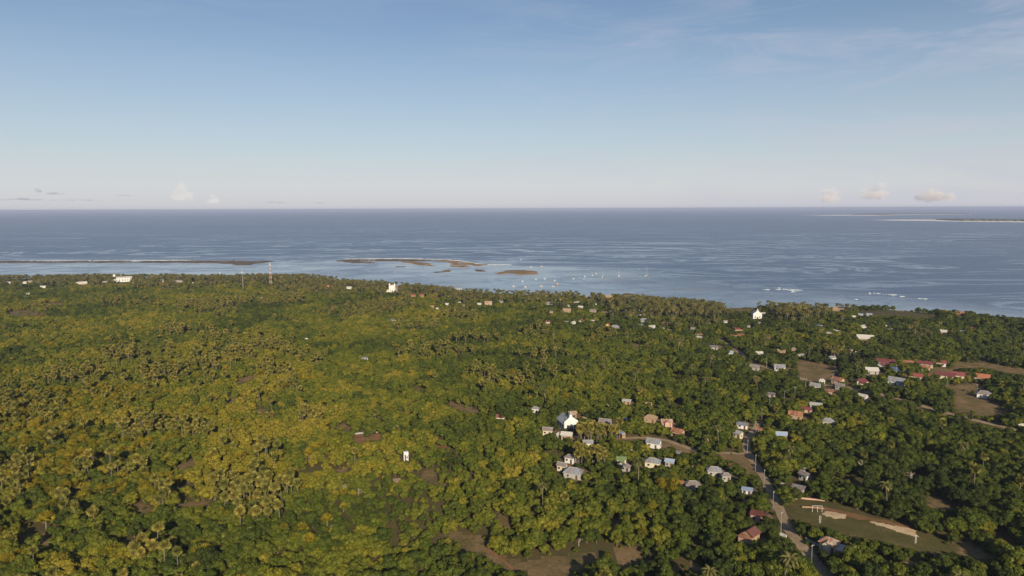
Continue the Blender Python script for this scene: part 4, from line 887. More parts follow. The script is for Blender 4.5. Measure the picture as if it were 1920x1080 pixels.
def yacht(px, py, L_, mast, rz, label):
    p = on_plane([px], [py], 0)[0]; root = link('sailboat', None, None, (p[0], p[1], .25), rz); tag(root, label, 'sailboat', 'sailboats at anchor')
    b = MB(); b.add(*hull(L_, L_ * .3, 1.2)); b.build('hull', HULLW, root)
    b = MB(); b.box((-.2, 0, 1.55), (L_ * .38, L_ * .17, .8)); cb = b.build('cabin', HULLW, root)
    for s_ in (-1, 1): b = MB(); b.box((-.2, s_ * (L_ * .085 + .02), 1.6), (L_ * .3, .04, .3)); b.build('window', DARK, cb)
    b = MB(); b.tube([(.5, 0, 1.1), (.5, 0, mast)], [.20, .12], 6); b.build('mast', HULLW, root)
    b = MB(); b.tube([(.5, 0, 2.6), (-L_ * .42, 0, 2.6)], [.22, .16], 6); b.build('boom', HULLW, root)
    for e in (L_ * .48, -L_ * .48): b = MB(); b.tube([(e, 0, 1.3), (.5, 0, mast - .2)], [.03, .03], 3); b.build('stay', STEEL, root)
yacht(1130.5, 520, 10, 13, 1.2, 'leftmost of three sailboats, small with a short mast'); yacht(1160.5, 518, 11, 16, 1.4, 'middle of the three sailboats, bare mast, on the slick line')
yacht(1212.5, 518.3, 13, 19, .9, 'largest of three sailboats, rightmost, bright white hull'); yacht(1015.5, 501, 9, 11, .6, 'tiny sailboat beyond the small reef island')
def boat(px, py, wpx, m, rz, outr, label):
    p = on_plane([px], [py], 0)[0]; dist = math.dist(p, (0, 0, H)); L_ = max(3.5, .62 * wpx * dist / F); root = link('fishing_boat', None, None, (p[0], p[1], .15), rz); tag(root, label, 'boat', 'small boats moored in the bay')
    b = MB(); b.add(*hull(L_, L_ * .24, .9)); b.build('hull', m, root)
    b = MB(); b.box((-L_ * .12, 0, 1.5), (L_ * .3, L_ * .17, 1.2)); b.build('cabin', HULLW, root)
    if outr:
        for s_ in (-1, 1):
            b = MB(); b.tube([(-L_ * .4, s_ * L_ * .3, .15), (L_ * .4, s_ * L_ * .3, .25)], [.14, .1], 5)
            for q in (-.2, .2): b.tube([(q * L_, 0, 1.0), (q * L_, s_ * L_ * .3, .2)], [.07, .06], 4)
            b.build('outrigger', HULLT, root)
for a in [(1005, 524.5, 4, HULLW, .1, 0, 'small white boat left of the bright white one'), (1021.5, 523.5, 5.5, HULLW, 0, 0, 'bright white motorboat in the middle of the moored boats'), (1040, 526.5, 6, HULLW, .2, 0, 'white boat right of the bright white motorboat'),
          (1046, 533.5, 11, HULLT, .15, 1, 'long wooden outrigger boat near the shore palms'), (1037, 538, 8, HULLW, -.1, 1, 'white outrigger boat closest to the shore palms'), (1015, 537.5, 10, HULLW, 0, 1, 'long pale boat left of the closest outrigger boat'),
          (985, 538.8, 8, HULLW, 0, 0, 'wide white boat at the shore, left group'), (963, 537.5, 5, HULLW, 0, 0, 'white boat farthest left at the shore'), (1075, 523.3, 4.5, HULLW, .1, 0, 'white boat, first of the line toward the sailboats'),
          (1087, 522.2, 4.5, HULLB, .1, 0, 'bluish boat, second of the line toward the sailboats'), (1096.5, 519, 3.5, HULLW, .1, 0, 'tiny white boat, third of the line toward the sailboats'), (1111, 516.5, 5, HULLW, .2, 0, 'white boat just left of the leftmost sailboat'),
          (1118, 513.3, 3.5, HULLW, .2, 0, 'tiny boat beyond the leftmost sailboat'), (980, 528, 3.5, HULLW, 0, 0, 'tiny boat between the reef island and the shore'), (1199, 506, 5, HULLB, .3, 0, 'blue boat beyond the largest sailboat'),
          (1069.5, 513, 4.5, HULLB, .2, 0, 'faint bluish boat in the middle of the bay'), (996, 501, 3, HULLW, 0, 0, 'tiny pale boat off the small reef island'), (977, 487.2, 3.5, HULLW, 0, 0, 'lone pale boat far out beyond the reef'),
          (1461, 541, 4, HULLW, .1, 0, 'small white boat at the right surf line'), (412, 512.5, 5, HULLW, .1, 0, 'white boat alone in the left lagoon'), (1631, 551, 3, HULLW, 0, 0, 'tiny white boat at the far right surf'), (1095, 526, 3.5, HULLB, .2, 0, 'tiny blue boat near the shore side of the line')]:
    boat(*a)

for yp in YARDS: clearing(yp, 'ground', YARD, .05, open_=.75)
# ------------------------------------------------------------------ tree shapes
def rv(r): v = r.normal(size=3); return v / np.linalg.norm(v)
ICO = None
def ico():
    global ICO
    if ICO is None:
        import bmesh; bm = bmesh.new(); bmesh.ops.create_icosphere(bm, subdivisions=2, radius=1)
        ICO = (np.array([v.co[:] for v in bm.verts]), [tuple(v.index for v in f.verts) for f in bm.faces]); bm.free()
    return ICO
def crown_mb(seed, R, zc, flat, nl, nleaf, ls, lobe=(.34, .52), i=0, b=None):
    r = np.random.RandomState(seed); b = b or MB(); L_ = []
    for k in range(nl):
        for _ in range(40):
            v = rv(r); v[2] = v[2] * .9 + .15; q = v * (R * (.30 + .42 * r.rand() ** .6)); q[2] *= flat
            rad = R * r.uniform(*lobe)
            if all(np.linalg.norm(q - a) > .62 * (rad + c) * .8 for a, c in L_): break
        L_.append((q, rad))
    IV, IF = ico()
    for q, rad in L_:
        d = 1 + .22 * (r.rand(len(IV), 1) - .5) * 2; V = IV * d * rad * .80 * np.array([1, 1, .82]) + q + (0, 0, zc); b.add(V, IF, i)
    C = np.array([a for a, _ in L_]); RR = np.array([c for _, c in L_])
    n = 0
    while n < nleaf:
        k = r.randint(len(L_)); v = rv(r)
        if v[2] < -.55: continue
        p = C[k] + v * RR[k] * r.uniform(.80, 1.10) * np.array([1, 1, .85])
        if (np.linalg.norm((p - C), axis=1) < RR * .72).any(): continue
        nn = v + r.normal(size=3) * .45 + (0, 0, .15); nn /= np.linalg.norm(nn)
        e = np.cross(nn, rv(r)); e /= np.linalg.norm(e); g = np.cross(nn, e); s_ = ls * r.uniform(.6, 1.35); p = p + (0, 0, zc)
        b.add([p - e * s_ * .5, p - g * s_ * .34 + nn * s_ * .08, p + e * s_ * .5, p + g * s_ * .34 + nn * s_ * .1], [(0, 1, 2, 3)], i); n += 1
    return b, [(a + (0, 0, zc), c) for a, c in L_]
def trunk_mb(h, r0_, lobes, b=None, i=0, seed=0):
    b = b or MB(); r = np.random.RandomState(seed + 5); lean = r.normal(size=2) * .25
    b.tube([(0, 0, -.6), (lean[0] * .4, lean[1] * .4, h * .5), (lean[0], lean[1], h)], [r0_ * 1.3, r0_, r0_ * .7], 6, i)
    for q, rad in lobes[:5]: b.tube([(lean[0] * .8, lean[1] * .8, h * .8), tuple(np.array([lean[0], lean[1], h]) * .5 + q * .5), tuple(q)], [r0_ * .55, r0_ * .4, r0_ * .15], 5, i)
    return b
def broadleaf(seed, R, Ht, flat, nl, nleaf, ls, lobe=(.34, .52)):
    zc = Ht - R * flat * .78; b, L_ = crown_mb(seed, R, zc, flat, nl, nleaf, ls, lobe)
    t_ = trunk_mb(zc - R * flat * .35, .05 * R + .05, L_, None, 0, seed)
    return b, t_
def merge(b, t_):
    m = MB(); m.add(b.V, b.F, 0); m.I = list(b.I); n = len(m.V); m.V += t_.V; m.F += [tuple(n + k for k in f) for f in t_.F]; m.I += [1 + k for k in t_.I]; return m
def fan_leaf(b, base, d, R, nsp, i, r, cup=.25, notch=.62, spread=4.4, roll=0.):
    """one stiff fan of a palm: pleated blades round the end of its stalk"""
    d = d / np.linalg.norm(d); s_ = np.cross(d, (0, 0, 1)); s_ /= np.linalg.norm(s_) + 1e-9; u = np.cross(s_, d)
    c_, n_ = math.cos(roll), math.sin(roll); s_, u = s_ * c_ + u * n_, u * c_ - s_ * n_
    V = [base]; Fc = []
    for k in range(nsp * 2 + 1):
        a = (k / (nsp * 2) - .5) * spread; rr = R * (1 if k % 2 else notch) * (1 - .12 * abs(a) / 2)
        V.append(base + rr * (math.cos(a) * d + math.sin(a) * s_) + u * (cup * R * (abs(math.sin(a)) * .5) + (.05 * R if k % 2 else 0)))
    for k in range(nsp * 2): Fc.append((0, k + 1, k + 2))
    b.add(V, Fc, i)
def fan_palm(seed, h, R=2.6, nf=64):
    r = np.random.RandomState(seed); b = MB(); t_ = MB(); ln = r.normal(size=2) * .35; top = np.array([ln[0], ln[1], h])
    t_.tube([(0, 0, -.6), (ln[0] * .3, ln[1] * .3, h * .5), tuple(top)], [.26, .19, .19], 7, 0)
    for k in range(nf):
        z = 1 - 1.8 * (k + .5) / nf; a = k * 2.39996; q = math.sqrt(max(0, 1 - z * z)); d = np.array([q * math.cos(a), q * math.sin(a), z + .1]); d += r.normal(size=3) * .12
        st = top + d * R * r.uniform(.42, .60); fan_leaf(b, st, d + np.array([0, 0, -.10]), R * r.uniform(.36, .48), 5, 0, r, roll=r.uniform(-1.1, 1.1))
        b.tube([tuple(top), tuple(st)], [.05, .04], 3, 0)
    for k in range(9):
        a = k * 2.4 + r.rand(); d = np.array([.55 * math.cos(a), .55 * math.sin(a), -.85]); fan_leaf(t_, top + d * .6 + (0, 0, -.3), d, R * .42, 4, 1, r, .4)
    return b, t_
def yellow_palm(seed, R=2.9, nf=24, h=2.2):
    r = np.random.RandomState(seed); b = MB(); t_ = MB(); top = np.array([0., 0., h]); t_.tube([(0, 0, -.6), tuple(top)], [.32, .3], 6, 0)
    for k in range(nf):
        el = 1.50 * (1 - ((k + .5) / nf)) ** .6 + .05; a = k * 2.39996 + r.normal() * .15; d = np.array([math.cos(el) * math.cos(a), math.cos(el) * math.sin(a), math.sin(el)])
        st = top + d * R * .62; fan_leaf(b, st, d + r.normal(size=3) * .1, R * r.uniform(.52, .75), 7, 0, r, .35, .40, 3.6, roll=r.uniform(-.7, .7)); b.tube([tuple(top), tuple(st)], [.05, .05], 3, 0)
    return b, t_
def coco_palm(seed, h, nf=24, L_=4.0):
    r = np.random.RandomState(seed); b = MB(); t_ = MB(); ln = r.normal(size=2) * 1.1; top = np.array([ln[0], ln[1], h])
    t_.tube([(0, 0, -.6), (ln[0] * .15, ln[1] * .15, h * .35), (ln[0] * .5, ln[1] * .5, h * .7), tuple(top)], [.30, .2, .17, .15], 6, 0)
    for k in range(nf):
        a = k * 2.39996 + r.normal() * .1; el = math.radians(68 - 75 * (k / nf)); ll = L_ * r.uniform(.85, 1.1); d = np.array([math.cos(a), math.sin(a), 0.]); s_ = np.array([-math.sin(a), math.cos(a), 0])
        P = []; x = 0; z = 0; e = el
        for j in range(6):
            P.append(top + d * x + np.array([0, 0, z])); x += ll / 5 * math.cos(e); z += ll / 5 * math.sin(e); e -= .42
        V = []; Fc = []
        for j, p in enumerate(P):
            w = .52 * math.sin(math.pi * (.12 + .80 * j / 5)) ; V += [p - s_ * w + (0, 0, -w * .55), p, p + s_ * w + (0, 0, -w * .55)]
        for j in range(5): a0 = j * 3; Fc += [(a0, a0 + 1, a0 + 4, a0 + 3), (a0 + 1, a0 + 2, a0 + 5, a0 + 4)]
        b.add(V, Fc, 0)
    return b, t_
def bare_tree(seed, h=5):
    r = np.random.RandomState(seed); t_ = MB()
    def br(p, d, L_, rad, n):
        q = p + d * L_; t_.tube([tuple(p), tuple((p + q) / 2 + r.normal(size=3) * .08 * L_), tuple(q)], [rad, rad * .8, rad * .55], 5)
        if n: 
            for _ in range(3): e = d + r.normal(size=3) * .55; e[2] = abs(e[2]) * .7 + .25; br(q, e / np.linalg.norm(e), L_ * .68, rad * .58, n - 1)
    br(np.array([0, 0, -.4]), np.array([.05, 0, 1.]), h * .38, .22, 3); return t_

BL = [broadleaf(1, 3.4, 5.2, .80, 9, 900, .62), broadleaf(2, 3.1, 6.0, 1.0, 10, 900, .58), broadleaf(3, 3.9, 4.7, .62, 12, 1050, .62, (.28, .42)), broadleaf(4, 2.9, 4.9, .9, 7, 750, .60, (.38, .58)),
      broadleaf(5, 3.6, 6.0, .85, 14, 1100, .56, (.24, .38)), broadleaf(6, 2.7, 4.1, .75, 8, 620, .58), broadleaf(7, 4.2, 6.0, .78, 15, 1250, .64, (.26, .40)), broadleaf(8, 3.2, 4.5, .7, 6, 520, .75, (.36, .5))]
BLR = [3.4, 3.1, 3.9, 2.9, 3.6, 2.7, 4.2, 3.2]; BLH = [5.2, 6.0, 4.7, 4.9, 6.0, 4.1, 6.0, 4.5]
FP = [fan_palm(11, 8.5), fan_palm(12, 10), fan_palm(13, 7), fan_palm(14, 11.5)]; FPH = [8.5, 10, 7, 11.5]
YP = [yellow_palm(21), yellow_palm(22, 3.3, 28, 3.2), yellow_palm(23, 2.4, 20, 1.4), yellow_palm(24, 2.8, 28, 3.6)]; YPH = [4.6, 6.0, 3.6, 6.2]
CP = [coco_palm(31, 11), coco_palm(32, 13), coco_palm(33, 9.5), coco_palm(34, 12)]; CPH = [12, 14, 10.5, 13]
KINDS_ = {'broadleaf_tree': (BL, GREEN, [BARK], BLH, BLR), 'fan_palm': (FP, OLIVE, [PBARK, DEAD], FPH, [2.3] * 4), 'yellow_palm': (YP, YELLOW, [PBARK], YPH, [2.9] * 4), 'coconut_palm': (CP, COCO, [PBARK], CPH, [3.2] * 4)}
PROTO = {}
for kn, (lst, lm, tm, hs, rs) in KINDS_.items():
    pc = bpy.data.collections.new('source_' + kn); whole = []; parts = []
    for k, (b, t_) in enumerate(lst):
        m = merge(b, t_); me = mesh(kn, m.V, m.F, [lm] + tm, m.I); o = bpy.data.objects.new('%s_%02d' % (kn, k), me); pc.objects.link(o)
        parts.append((mesh(kn + '_crown', b.V, b.F, lm), mesh(kn + '_trunk', t_.V, t_.F, tm, t_.I)))
    PROTO[kn] = (pc, parts)

# ------------------------------------------------------------------ where everything grows
MW, MH = 1100, 560      # mask in half pixels of the photo, with a margin round it
OX, OY = 140, 0
openm = np.zeros((MH, MW), np.float32); keepd = np.zeros((MH, MW), np.float32)
yy, xx = np.mgrid[0:MH, 0:MW]; cxp = (xx - 70) * 2.0; cyp = yy * 2.0
for poly, op in CLEAR:
    ins = inpoly(cxp, cyp, poly); openm[ins] = np.maximum(openm[ins], op)
for x0, y0, x1, y1, dk in KEEP:
    x0 += .08 * (x1 - x0); x1 -= .08 * (x1 - x0); ins = (cxp >= x0 - 1) & (cxp <= x1 + 1) & (cyp >= y0 - 1) & (cyp <= y1)
    keepd[ins] = np.maximum(keepd[ins], dk)
def look(arr, px, py):
    i = np.clip((py / 2).astype(int), 0, MH - 1); j = np.clip((px / 2 + 70).astype(int), 0, MW - 1); return arr[i, j]
SP = np.array(SPOTS)
def candidates(cell, seed, jit=.9):
    r = np.random.RandomState(seed); xs = np.arange(-1450., 1300., cell); ys = np.arange(130., 1560., cell)
    Xc, Yc = np.meshgrid(xs, ys); Xc[::2] += cell / 2; x = Xc.ravel() + (r.rand(Xc.size) - .5) * cell * jit; y = Yc.ravel() + (r.rand(Xc.size) - .5) * cell * jit
    k = (np.abs(x) < .80 * y + 45) & (y < coast_y(x) - 6); x = x[k]; y = y[k]; z = height(x, y); return x, y, z, r
def visible_ok(x, y, z, hgt, rad, ru, minf=.34, step=.82):
    """shrink, and in the end leave out, what would stand in front of an open spot or a house in the photo"""
    s_ = np.ones(len(x)); alive = np.ones(len(x), bool); thr = ru
    dist = np.sqrt(x * x + y * y + (H - z) ** 2)
    b0 = proj(np.stack([x, y, z], 1)); base_open = look(openm, b0[0], b0[1]) > thr; alive &= ~base_open
    near = np.zeros(len(x), bool)
    for i in range(0, len(SP)):
        near |= (x - SP[i, 0]) ** 2 + (y - SP[i, 1]) ** 2 < (SP[i, 2] + 1.2) ** 2
    alive &= ~near
    rr = rad[:, None]
    for it in range(7):
        bad = np.zeros(len(x), bool)
        for fz, fx in ((1.0, 0), (.85, -.6), (.85, .6), (.6, -.9), (.6, .9), (.35, -.6), (.35, .6), (.55, 0), (.1, 0)):
            q = proj(np.stack([x + fx * rad * s_, y, z + hgt * s_ * fz], 1))
            kd = look(keepd, q[0], q[1]); bad |= (kd > dist + 1.0)
            bad |= (look(openm, q[0], q[1]) > thr) & (fz > .3)
        bad &= alive
        if not bad.any(): break
        s_[bad] *= step
    alive &= ~(bad & (s_ < minf)) & (s_ > minf * .8)
    visible_ok.full = base_ok = alive & (s_ > .99)
    return alive, s_
def ell(px, py, L_):
    m = np.zeros(len(px))
    for cx, cy, rx, ry, dn in L_: d = ((px - cx) / rx) ** 2 + ((py - cy) / ry) ** 2; m = np.maximum(m, dn * np.clip(1.5 * (1 - d), 0, 1))
    return m
FANS = [(505, 637, 45, 9, .9), (230, 655, 50, 10, .7), (380, 674, 40, 9, .8), (300, 690, 55, 10, .7), (450, 655, 40, 8, .5), (330, 612, 45, 8, .5), (290, 790, 70, 18, .9), (365, 795, 45, 14, .9), (250, 800, 30, 18, .8), (495, 758, 38, 12, .9), (575, 772, 16, 10, 1), (600, 772, 8, 8, 1),
        (160, 868, 50, 22, .8), (240, 865, 45, 16, .8), (330, 915, 70, 22, .9), (450, 905, 70, 30, .9), (545, 905, 22, 14, .9), (485, 935, 55, 22, .8), (270, 1016, 36, 18, 1), (68, 985, 30, 16, 1), (105, 990, 10, 8, .9), (150, 1000, 14, 14, .8), (210, 885, 22, 16, .8), (30, 870, 40, 20, .8), (20, 905, 40, 18, .6), (135, 925, 40, 22, .6),
        (495, 828, 38, 10, .5), (500, 690, 60, 14, .35), (905, 690, 24, 9, .8), (950, 702, 50, 10, .6), (985, 705, 25, 12, .7), (920, 715, 20, 6, .5), (1043, 695, 12, 8, .6), (700, 572, 60, 8, .8), (640, 580, 50, 8, .8), (520, 556, 60, 8, .6), (740, 566, 60, 8, .6), (420, 560, 50, 8, .7), (360, 566, 40, 8, .6), (390, 578, 60, 8, .7),
        (860, 585, 50, 7, .7), (790, 604, 50, 8, .5), (870, 572, 20, 5, .5), (1110, 800, 24, 10, 1), (1148, 803, 16, 10, 1), (1098, 845, 16, 10, 1), (1128, 845, 10, 8, 1), (1000, 615, 40, 9, .5), (1140, 622, 50, 8, .5), (560, 660, 60, 14, .3), (820, 650, 80, 16, .3), (230, 560, 80, 9, .3), (60, 570, 60, 8, .4), (1560, 652, 40, 8, .5), (1455, 752, 30, 10, .4),
        (150, 700, 100, 14, .3), (60, 760, 80, 25, .3), (880, 628, 60, 8, .35), (1020, 655, 60, 10, .3), (1280, 565, 60, 6, .0)]
YELS = [(60, 770, 110, 50, .75), (150, 740, 110, 26, .7), (260, 745, 90, 24, .55), (330, 705, 90, 16, .5), (570, 708, 42, 8, .8), (530, 722, 25, 6, .6), (120, 840, 120, 40, .6), (300, 850, 120, 40, .55), (220, 910, 130, 40, .65), (420, 850, 60, 40, .5), (560, 860, 60, 40, .25), (60, 930, 90, 60, .45), (460, 960, 60, 30, .8), (430, 975, 30, 18, .7), (556, 1018, 12, 16, .9), (590, 1026, 20, 12, .8),
        (490, 1012, 30, 14, .7), (372, 1045, 26, 28, .9), (230, 1050, 60, 24, .5), (330, 860, 40, 30, .5), (470, 800, 70, 20, .4), (350, 770, 60, 18, .4), (1015, 735, 30, 12, .7), (1000, 745, 20, 10, .6), (1255, 905, 24, 26, .95), (1290, 925, 22, 10, .8), (1310, 922, 20, 6, .6), (40, 710, 80, 16, .4), (640, 820, 40, 20, .2), (700, 760, 60, 20, .15), (20, 1040, 50, 30, .3), (1125, 640, 30, 8, .2), (690, 955, 20, 10, .5), (1280, 1060, 10, 8, .4)]
INST = {k: [] for k in KINDS_}
def put(kind, x, y, z, sc, rot, var, tint): INST[kind].append(np.stack([x, y, z, sc, rot, var.astype(float), tint], 1))

# fan palms
x, y, z, r = candidates(3.7, 101); px, py, _ = proj(np.stack([x, y, z + 8.5], 1)); dn = ell(px, py, FANS); n = fbm(x, y, 55, 9)
dn = np.maximum(dn, np.where((px < 560) & (py > 600), .05, .012) * (n > .5)); ru = r.rand(len(x)); dn = dn * np.where(py < 640, .62, 1); k = dn * (.35 + .9 * (n > .38)) * .78 > ru
x, y, z = x[k], y[k], z[k]; var = r.randint(0, 4, len(x)); sc = r.uniform(.66, 1.02, len(x)); ok, s_ = visible_ok(x, y, z, np.array(FPH)[var] * sc, np.full(len(x), 2.4), r.rand(len(x)) * .6, .7)
put('fan_palm', x[ok], y[ok], z[ok], (sc * s_)[ok], r.rand(ok.sum()) * 6.28, var[ok], np.clip(r.normal(.45, .22, ok.sum()) + .15 * (px[k][ok] < 600), 0, 1)); FX, FY = x[ok], y[ok]
# the two clumps of fan palms in the village
rc = np.random.RandomState(5); cl = [(px_, py_) for cx_, cy_, rx_, ry_, n_ in ((1096, 830, 14, 5, 11), (1118, 828, 16, 5, 13), (1148, 826, 14, 4, 9), (1094, 872, 14, 4, 7), (1104, 874, 10, 4, 4), (1126, 870, 6, 4, 4), (590, 796, 12, 3, 6)) for px_, py_ in zip(cx_ + rc.uniform(-rx_, rx_, n_), cy_ + rc.uniform(-ry_, ry_, n_))]
P_ = ground([c[0] for c in cl], [c[1] for c in cl]); m_ = len(cl); put('fan_palm', P_[:, 0], P_[:, 1], P_[:, 2], rc.uniform(.75, .95, m_), rc.rand(m_) * 6, rc.choice([0, 1, 0, 2], m_), rc.uniform(.55, 1, m_))
# yellow palms
x, y, z, r = candidates(4.0, 102); px, py, _ = proj(np.stack([x, y, z + 3.5], 1)); dn = ell(px, py, YELS); n = fbm(x, y, 38, 19)
dn = np.maximum(dn, np.where((px < 700) & (py > 640), .04, .008)); k = dn * np.clip((n - .36) * 5, .1, 1.0) * 1.05 > r.rand(len(x))
x, y, z = x[k], y[k], z[k]; var = r.randint(0, 4, len(x)); sc = r.uniform(.7, 1.1, len(x)); ok, s_ = visible_ok(x, y, z, np.array(YPH)[var] * sc, np.full(len(x), 2.7), r.rand(len(x)) * .6, .5)
put('yellow_palm', x[ok], y[ok], z[ok], (sc * s_)[ok], r.rand(ok.sum()) * 6.28, var[ok], np.clip(r.normal(.45, .25, ok.sum()), 0, 1)); YX, YY_ = x[ok], y[ok]
# coconut palms: the shore belt, thick in the middle, and a few in the village
x, y, z, r = candidates(4.6, 103); px, py, _ = proj(np.stack([x, y, z + 10], 1)); inl = coast_y(x) - y; n = fbm(x, y, 70, 29)
belt = np.interp(px, [0, 300, 560, 700, 1000, 1200, 1330, 1420, 1480, 1560, 1620, 1920], [150, 170, 190, 150, 110, 200, 190, 60, 110, 90, 18, 15])
gap = (np.abs(px - 545) < 60) & (inl < 22) | (np.abs(px - 1395) < 40) & (inl < 30) | (px > 1590) & (inl < 26)
dn = np.clip(1.3 - inl / belt, 0, 1) * .75 * np.where(n > .38, 1, .35) + .012 * (px > 1000); dn = np.where(px > 1620, dn * .35, dn); dn[gap] *= .06
dn = np.maximum(dn, ell(px, py, [(1250, 575, 110, 13, .8), (1490, 582, 50, 14, .8), (1730, 618, 30, 8, .4), (1414, 842, 3, 3, 0)]))
k = dn * .8 > r.rand(len(x)); x, y, z = x[k], y[k], z[k]; var = r.randint(0, 4, len(x)); sc = r.uniform(.75, 1.1, len(x)) * np.clip(.66 + (coast_y(x) - y) / 260, .66, 1); ok, s_ = visible_ok(x, y, z, np.array(CPH)[var] * sc, np.full(len(x), 3.), r.rand(len(x)) * .6, .7)
put('coconut_palm', x[ok], y[ok], z[ok], (sc * s_)[ok], r.rand(ok.sum()) * 6.28, var[ok], np.clip(r.normal(.5, .25, ok.sum()), 0, 1))
p_ = g1(1320, 845); put('coconut_palm', np.array([p_[0]]), np.array([p_[1]]), np.array([p_[2]]), np.array([.75]), np.array([1.]), np.array([2]), np.array([.4]))

# broadleaf trees: everything else
x, y, z, r = candidates(3.9, 104); px, py, _ = proj(np.stack([x, y, z + 4], 1)); n1 = fbm(x, y, 75, 39); n2 = fbm(x, y, 28, 43); inl = coast_y(x) - y
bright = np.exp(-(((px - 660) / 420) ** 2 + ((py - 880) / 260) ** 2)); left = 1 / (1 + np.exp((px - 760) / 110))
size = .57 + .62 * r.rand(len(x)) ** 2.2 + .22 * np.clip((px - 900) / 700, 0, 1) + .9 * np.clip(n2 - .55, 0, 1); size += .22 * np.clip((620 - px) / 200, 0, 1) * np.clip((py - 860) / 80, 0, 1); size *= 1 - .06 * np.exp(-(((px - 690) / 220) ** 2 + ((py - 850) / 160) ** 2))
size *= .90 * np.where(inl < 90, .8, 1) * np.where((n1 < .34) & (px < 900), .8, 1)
tint = .40 + .25 * left * np.clip((py - 560) / 160, 0, 1) + .12 * bright + (n1 - .5) * .70 + (n2 - .5) * (.5 + .5 * (px < 1000)) + r.normal(0, .17, len(x)) - .09 * np.clip((px - 1000) / 300, 0, 1)  # yellower leaves at left and centre: part species, part sun hot spot painted in
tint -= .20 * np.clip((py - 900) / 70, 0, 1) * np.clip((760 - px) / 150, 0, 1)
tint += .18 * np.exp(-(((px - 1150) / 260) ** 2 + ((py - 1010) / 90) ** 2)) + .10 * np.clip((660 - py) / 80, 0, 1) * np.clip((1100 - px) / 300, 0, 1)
gapn = fbm(x, y, 17, 53); dens = np.where(gapn < .25, .7, 1.0); dens = np.where((px > 1000) & (gapn < .38), .42, dens)
dens *= np.where((px > 1560) & (py > 900), .86, 1)
fanm = ell(px, py + 8, FANS); k = (r.rand(len(x)) < dens * (1 - .6 * np.clip(fanm, 0, 1))); 
x, y, z, size, tint, px, py = [a[k] for a in (x, y, z, size, tint, px, py)]; var = r.randint(0, 8, len(x))
size = size * (1 - .4 * np.clip(ell(px, py + 8, FANS), 0, 1)); 
ok, s_ = visible_ok(x, y, z, np.array(BLH)[var] * size, np.array(BLR)[var] * size, r.rand(len(x)) * .5 + .35, .24, .78)
put('broadleaf_tree', x[ok], y[ok], z[ok], (size * s_)[ok], r.rand(ok.sum()) * 6.28, var[ok], np.clip(tint, 0, 1)[ok])
# thick small growth along the rims of clearings and round the houses, where tall trees would hide them
x, y, z, r = candidates(3.0, 106); n2 = fbm(x, y, 28, 43); one = np.ones(len(x)); px, py, _ = proj(np.stack([x, y, z + 1], 1))
ok1, s1 = visible_ok(x, y, z, one * 6.2, one * 3.2, one * .5, .24, .78); k = (s1 < .7) & (look(openm, px, py) < .5); x, y, z, n2 = x[k], y[k], z[k], n2[k]
near = np.zeros(len(x), bool)
for q in SP: near |= (x - q[0]) ** 2 + (y - q[1]) ** 2 < (q[2] + 1.0) ** 2
k = ~near & (r.rand(len(x)) < .8); x, y, z, n2 = x[k], y[k], z[k], n2[k]; var = r.randint(0, 8, len(x)); sz = r.uniform(.32, .6, len(x))
ok, s_ = visible_ok(x, y, z, np.array(BLH)[var] * sz, np.array(BLR)[var] * sz, np.full(len(x), .6), .5, .85); px, py, _ = proj(np.stack([x, y, z + 1], 1))
put('broadleaf_tree', x[ok], y[ok], z[ok], (sz * s_)[ok], r.rand(ok.sum()) * 6.28, var[ok], np.clip(.42 + (n2[ok] - .5) + r.normal(0, .15, ok.sum()) + .2 * (px[ok] < 760), 0, 1))
# undergrowth between the trees
x, y, z, r = candidates(5.2, 107); n2 = fbm(x, y, 28, 43); px, py, _ = proj(np.stack([x, y, z + 1], 1)); k = (look(openm, px, py) < .5) & (look(keepd, px, py) < 1) & (r.rand(len(x)) < np.where(px > 980, .35, .75))
near = np.zeros(len(x), bool)
for q in SP: near |= (x - q[0]) ** 2 + (y - q[1]) ** 2 < (q[2] + 2.0) ** 2
k &= ~near; x, y, z, n2, px = x[k], y[k], z[k], n2[k], px[k]
put('broadleaf_tree', x, y, z - .3, r.uniform(.22, .42, len(x)), r.rand(len(x)) * 6.28, r.randint(0, 8, len(x)), np.clip(.45 + (n2 - .5) + r.normal(0, .15, len(x)) + .2 * (px < 760), 0, 1))
# low shrubs in the open ground
x, y, z, r = candidates(9, 105); b0 = proj(np.stack([x, y, z], 1)); k = (look(openm, b0[0], b0[1]) > .6) & (r.rand(len(x)) < .45) & (fbm(x, y, 20, 63) > .44) & ~inpoly(b0[0], b0[1], CLEAR[0][0])
for pts in (near_road, upper_road): k &= ~inpoly(b0[0], b0[1], [(a - 9, b + 5) for a, b in pts] + [(a + 9, b - 5) for a, b in pts[::-1]])
x, y, z = x[k], y[k], z[k]; put('broadleaf_tree', x, y, z - .3, r.uniform(.12, .52, len(x)), r.rand(len(x)) * 6, r.randint(0, 8, len(x)), r.uniform(.2, .7, len(x)))

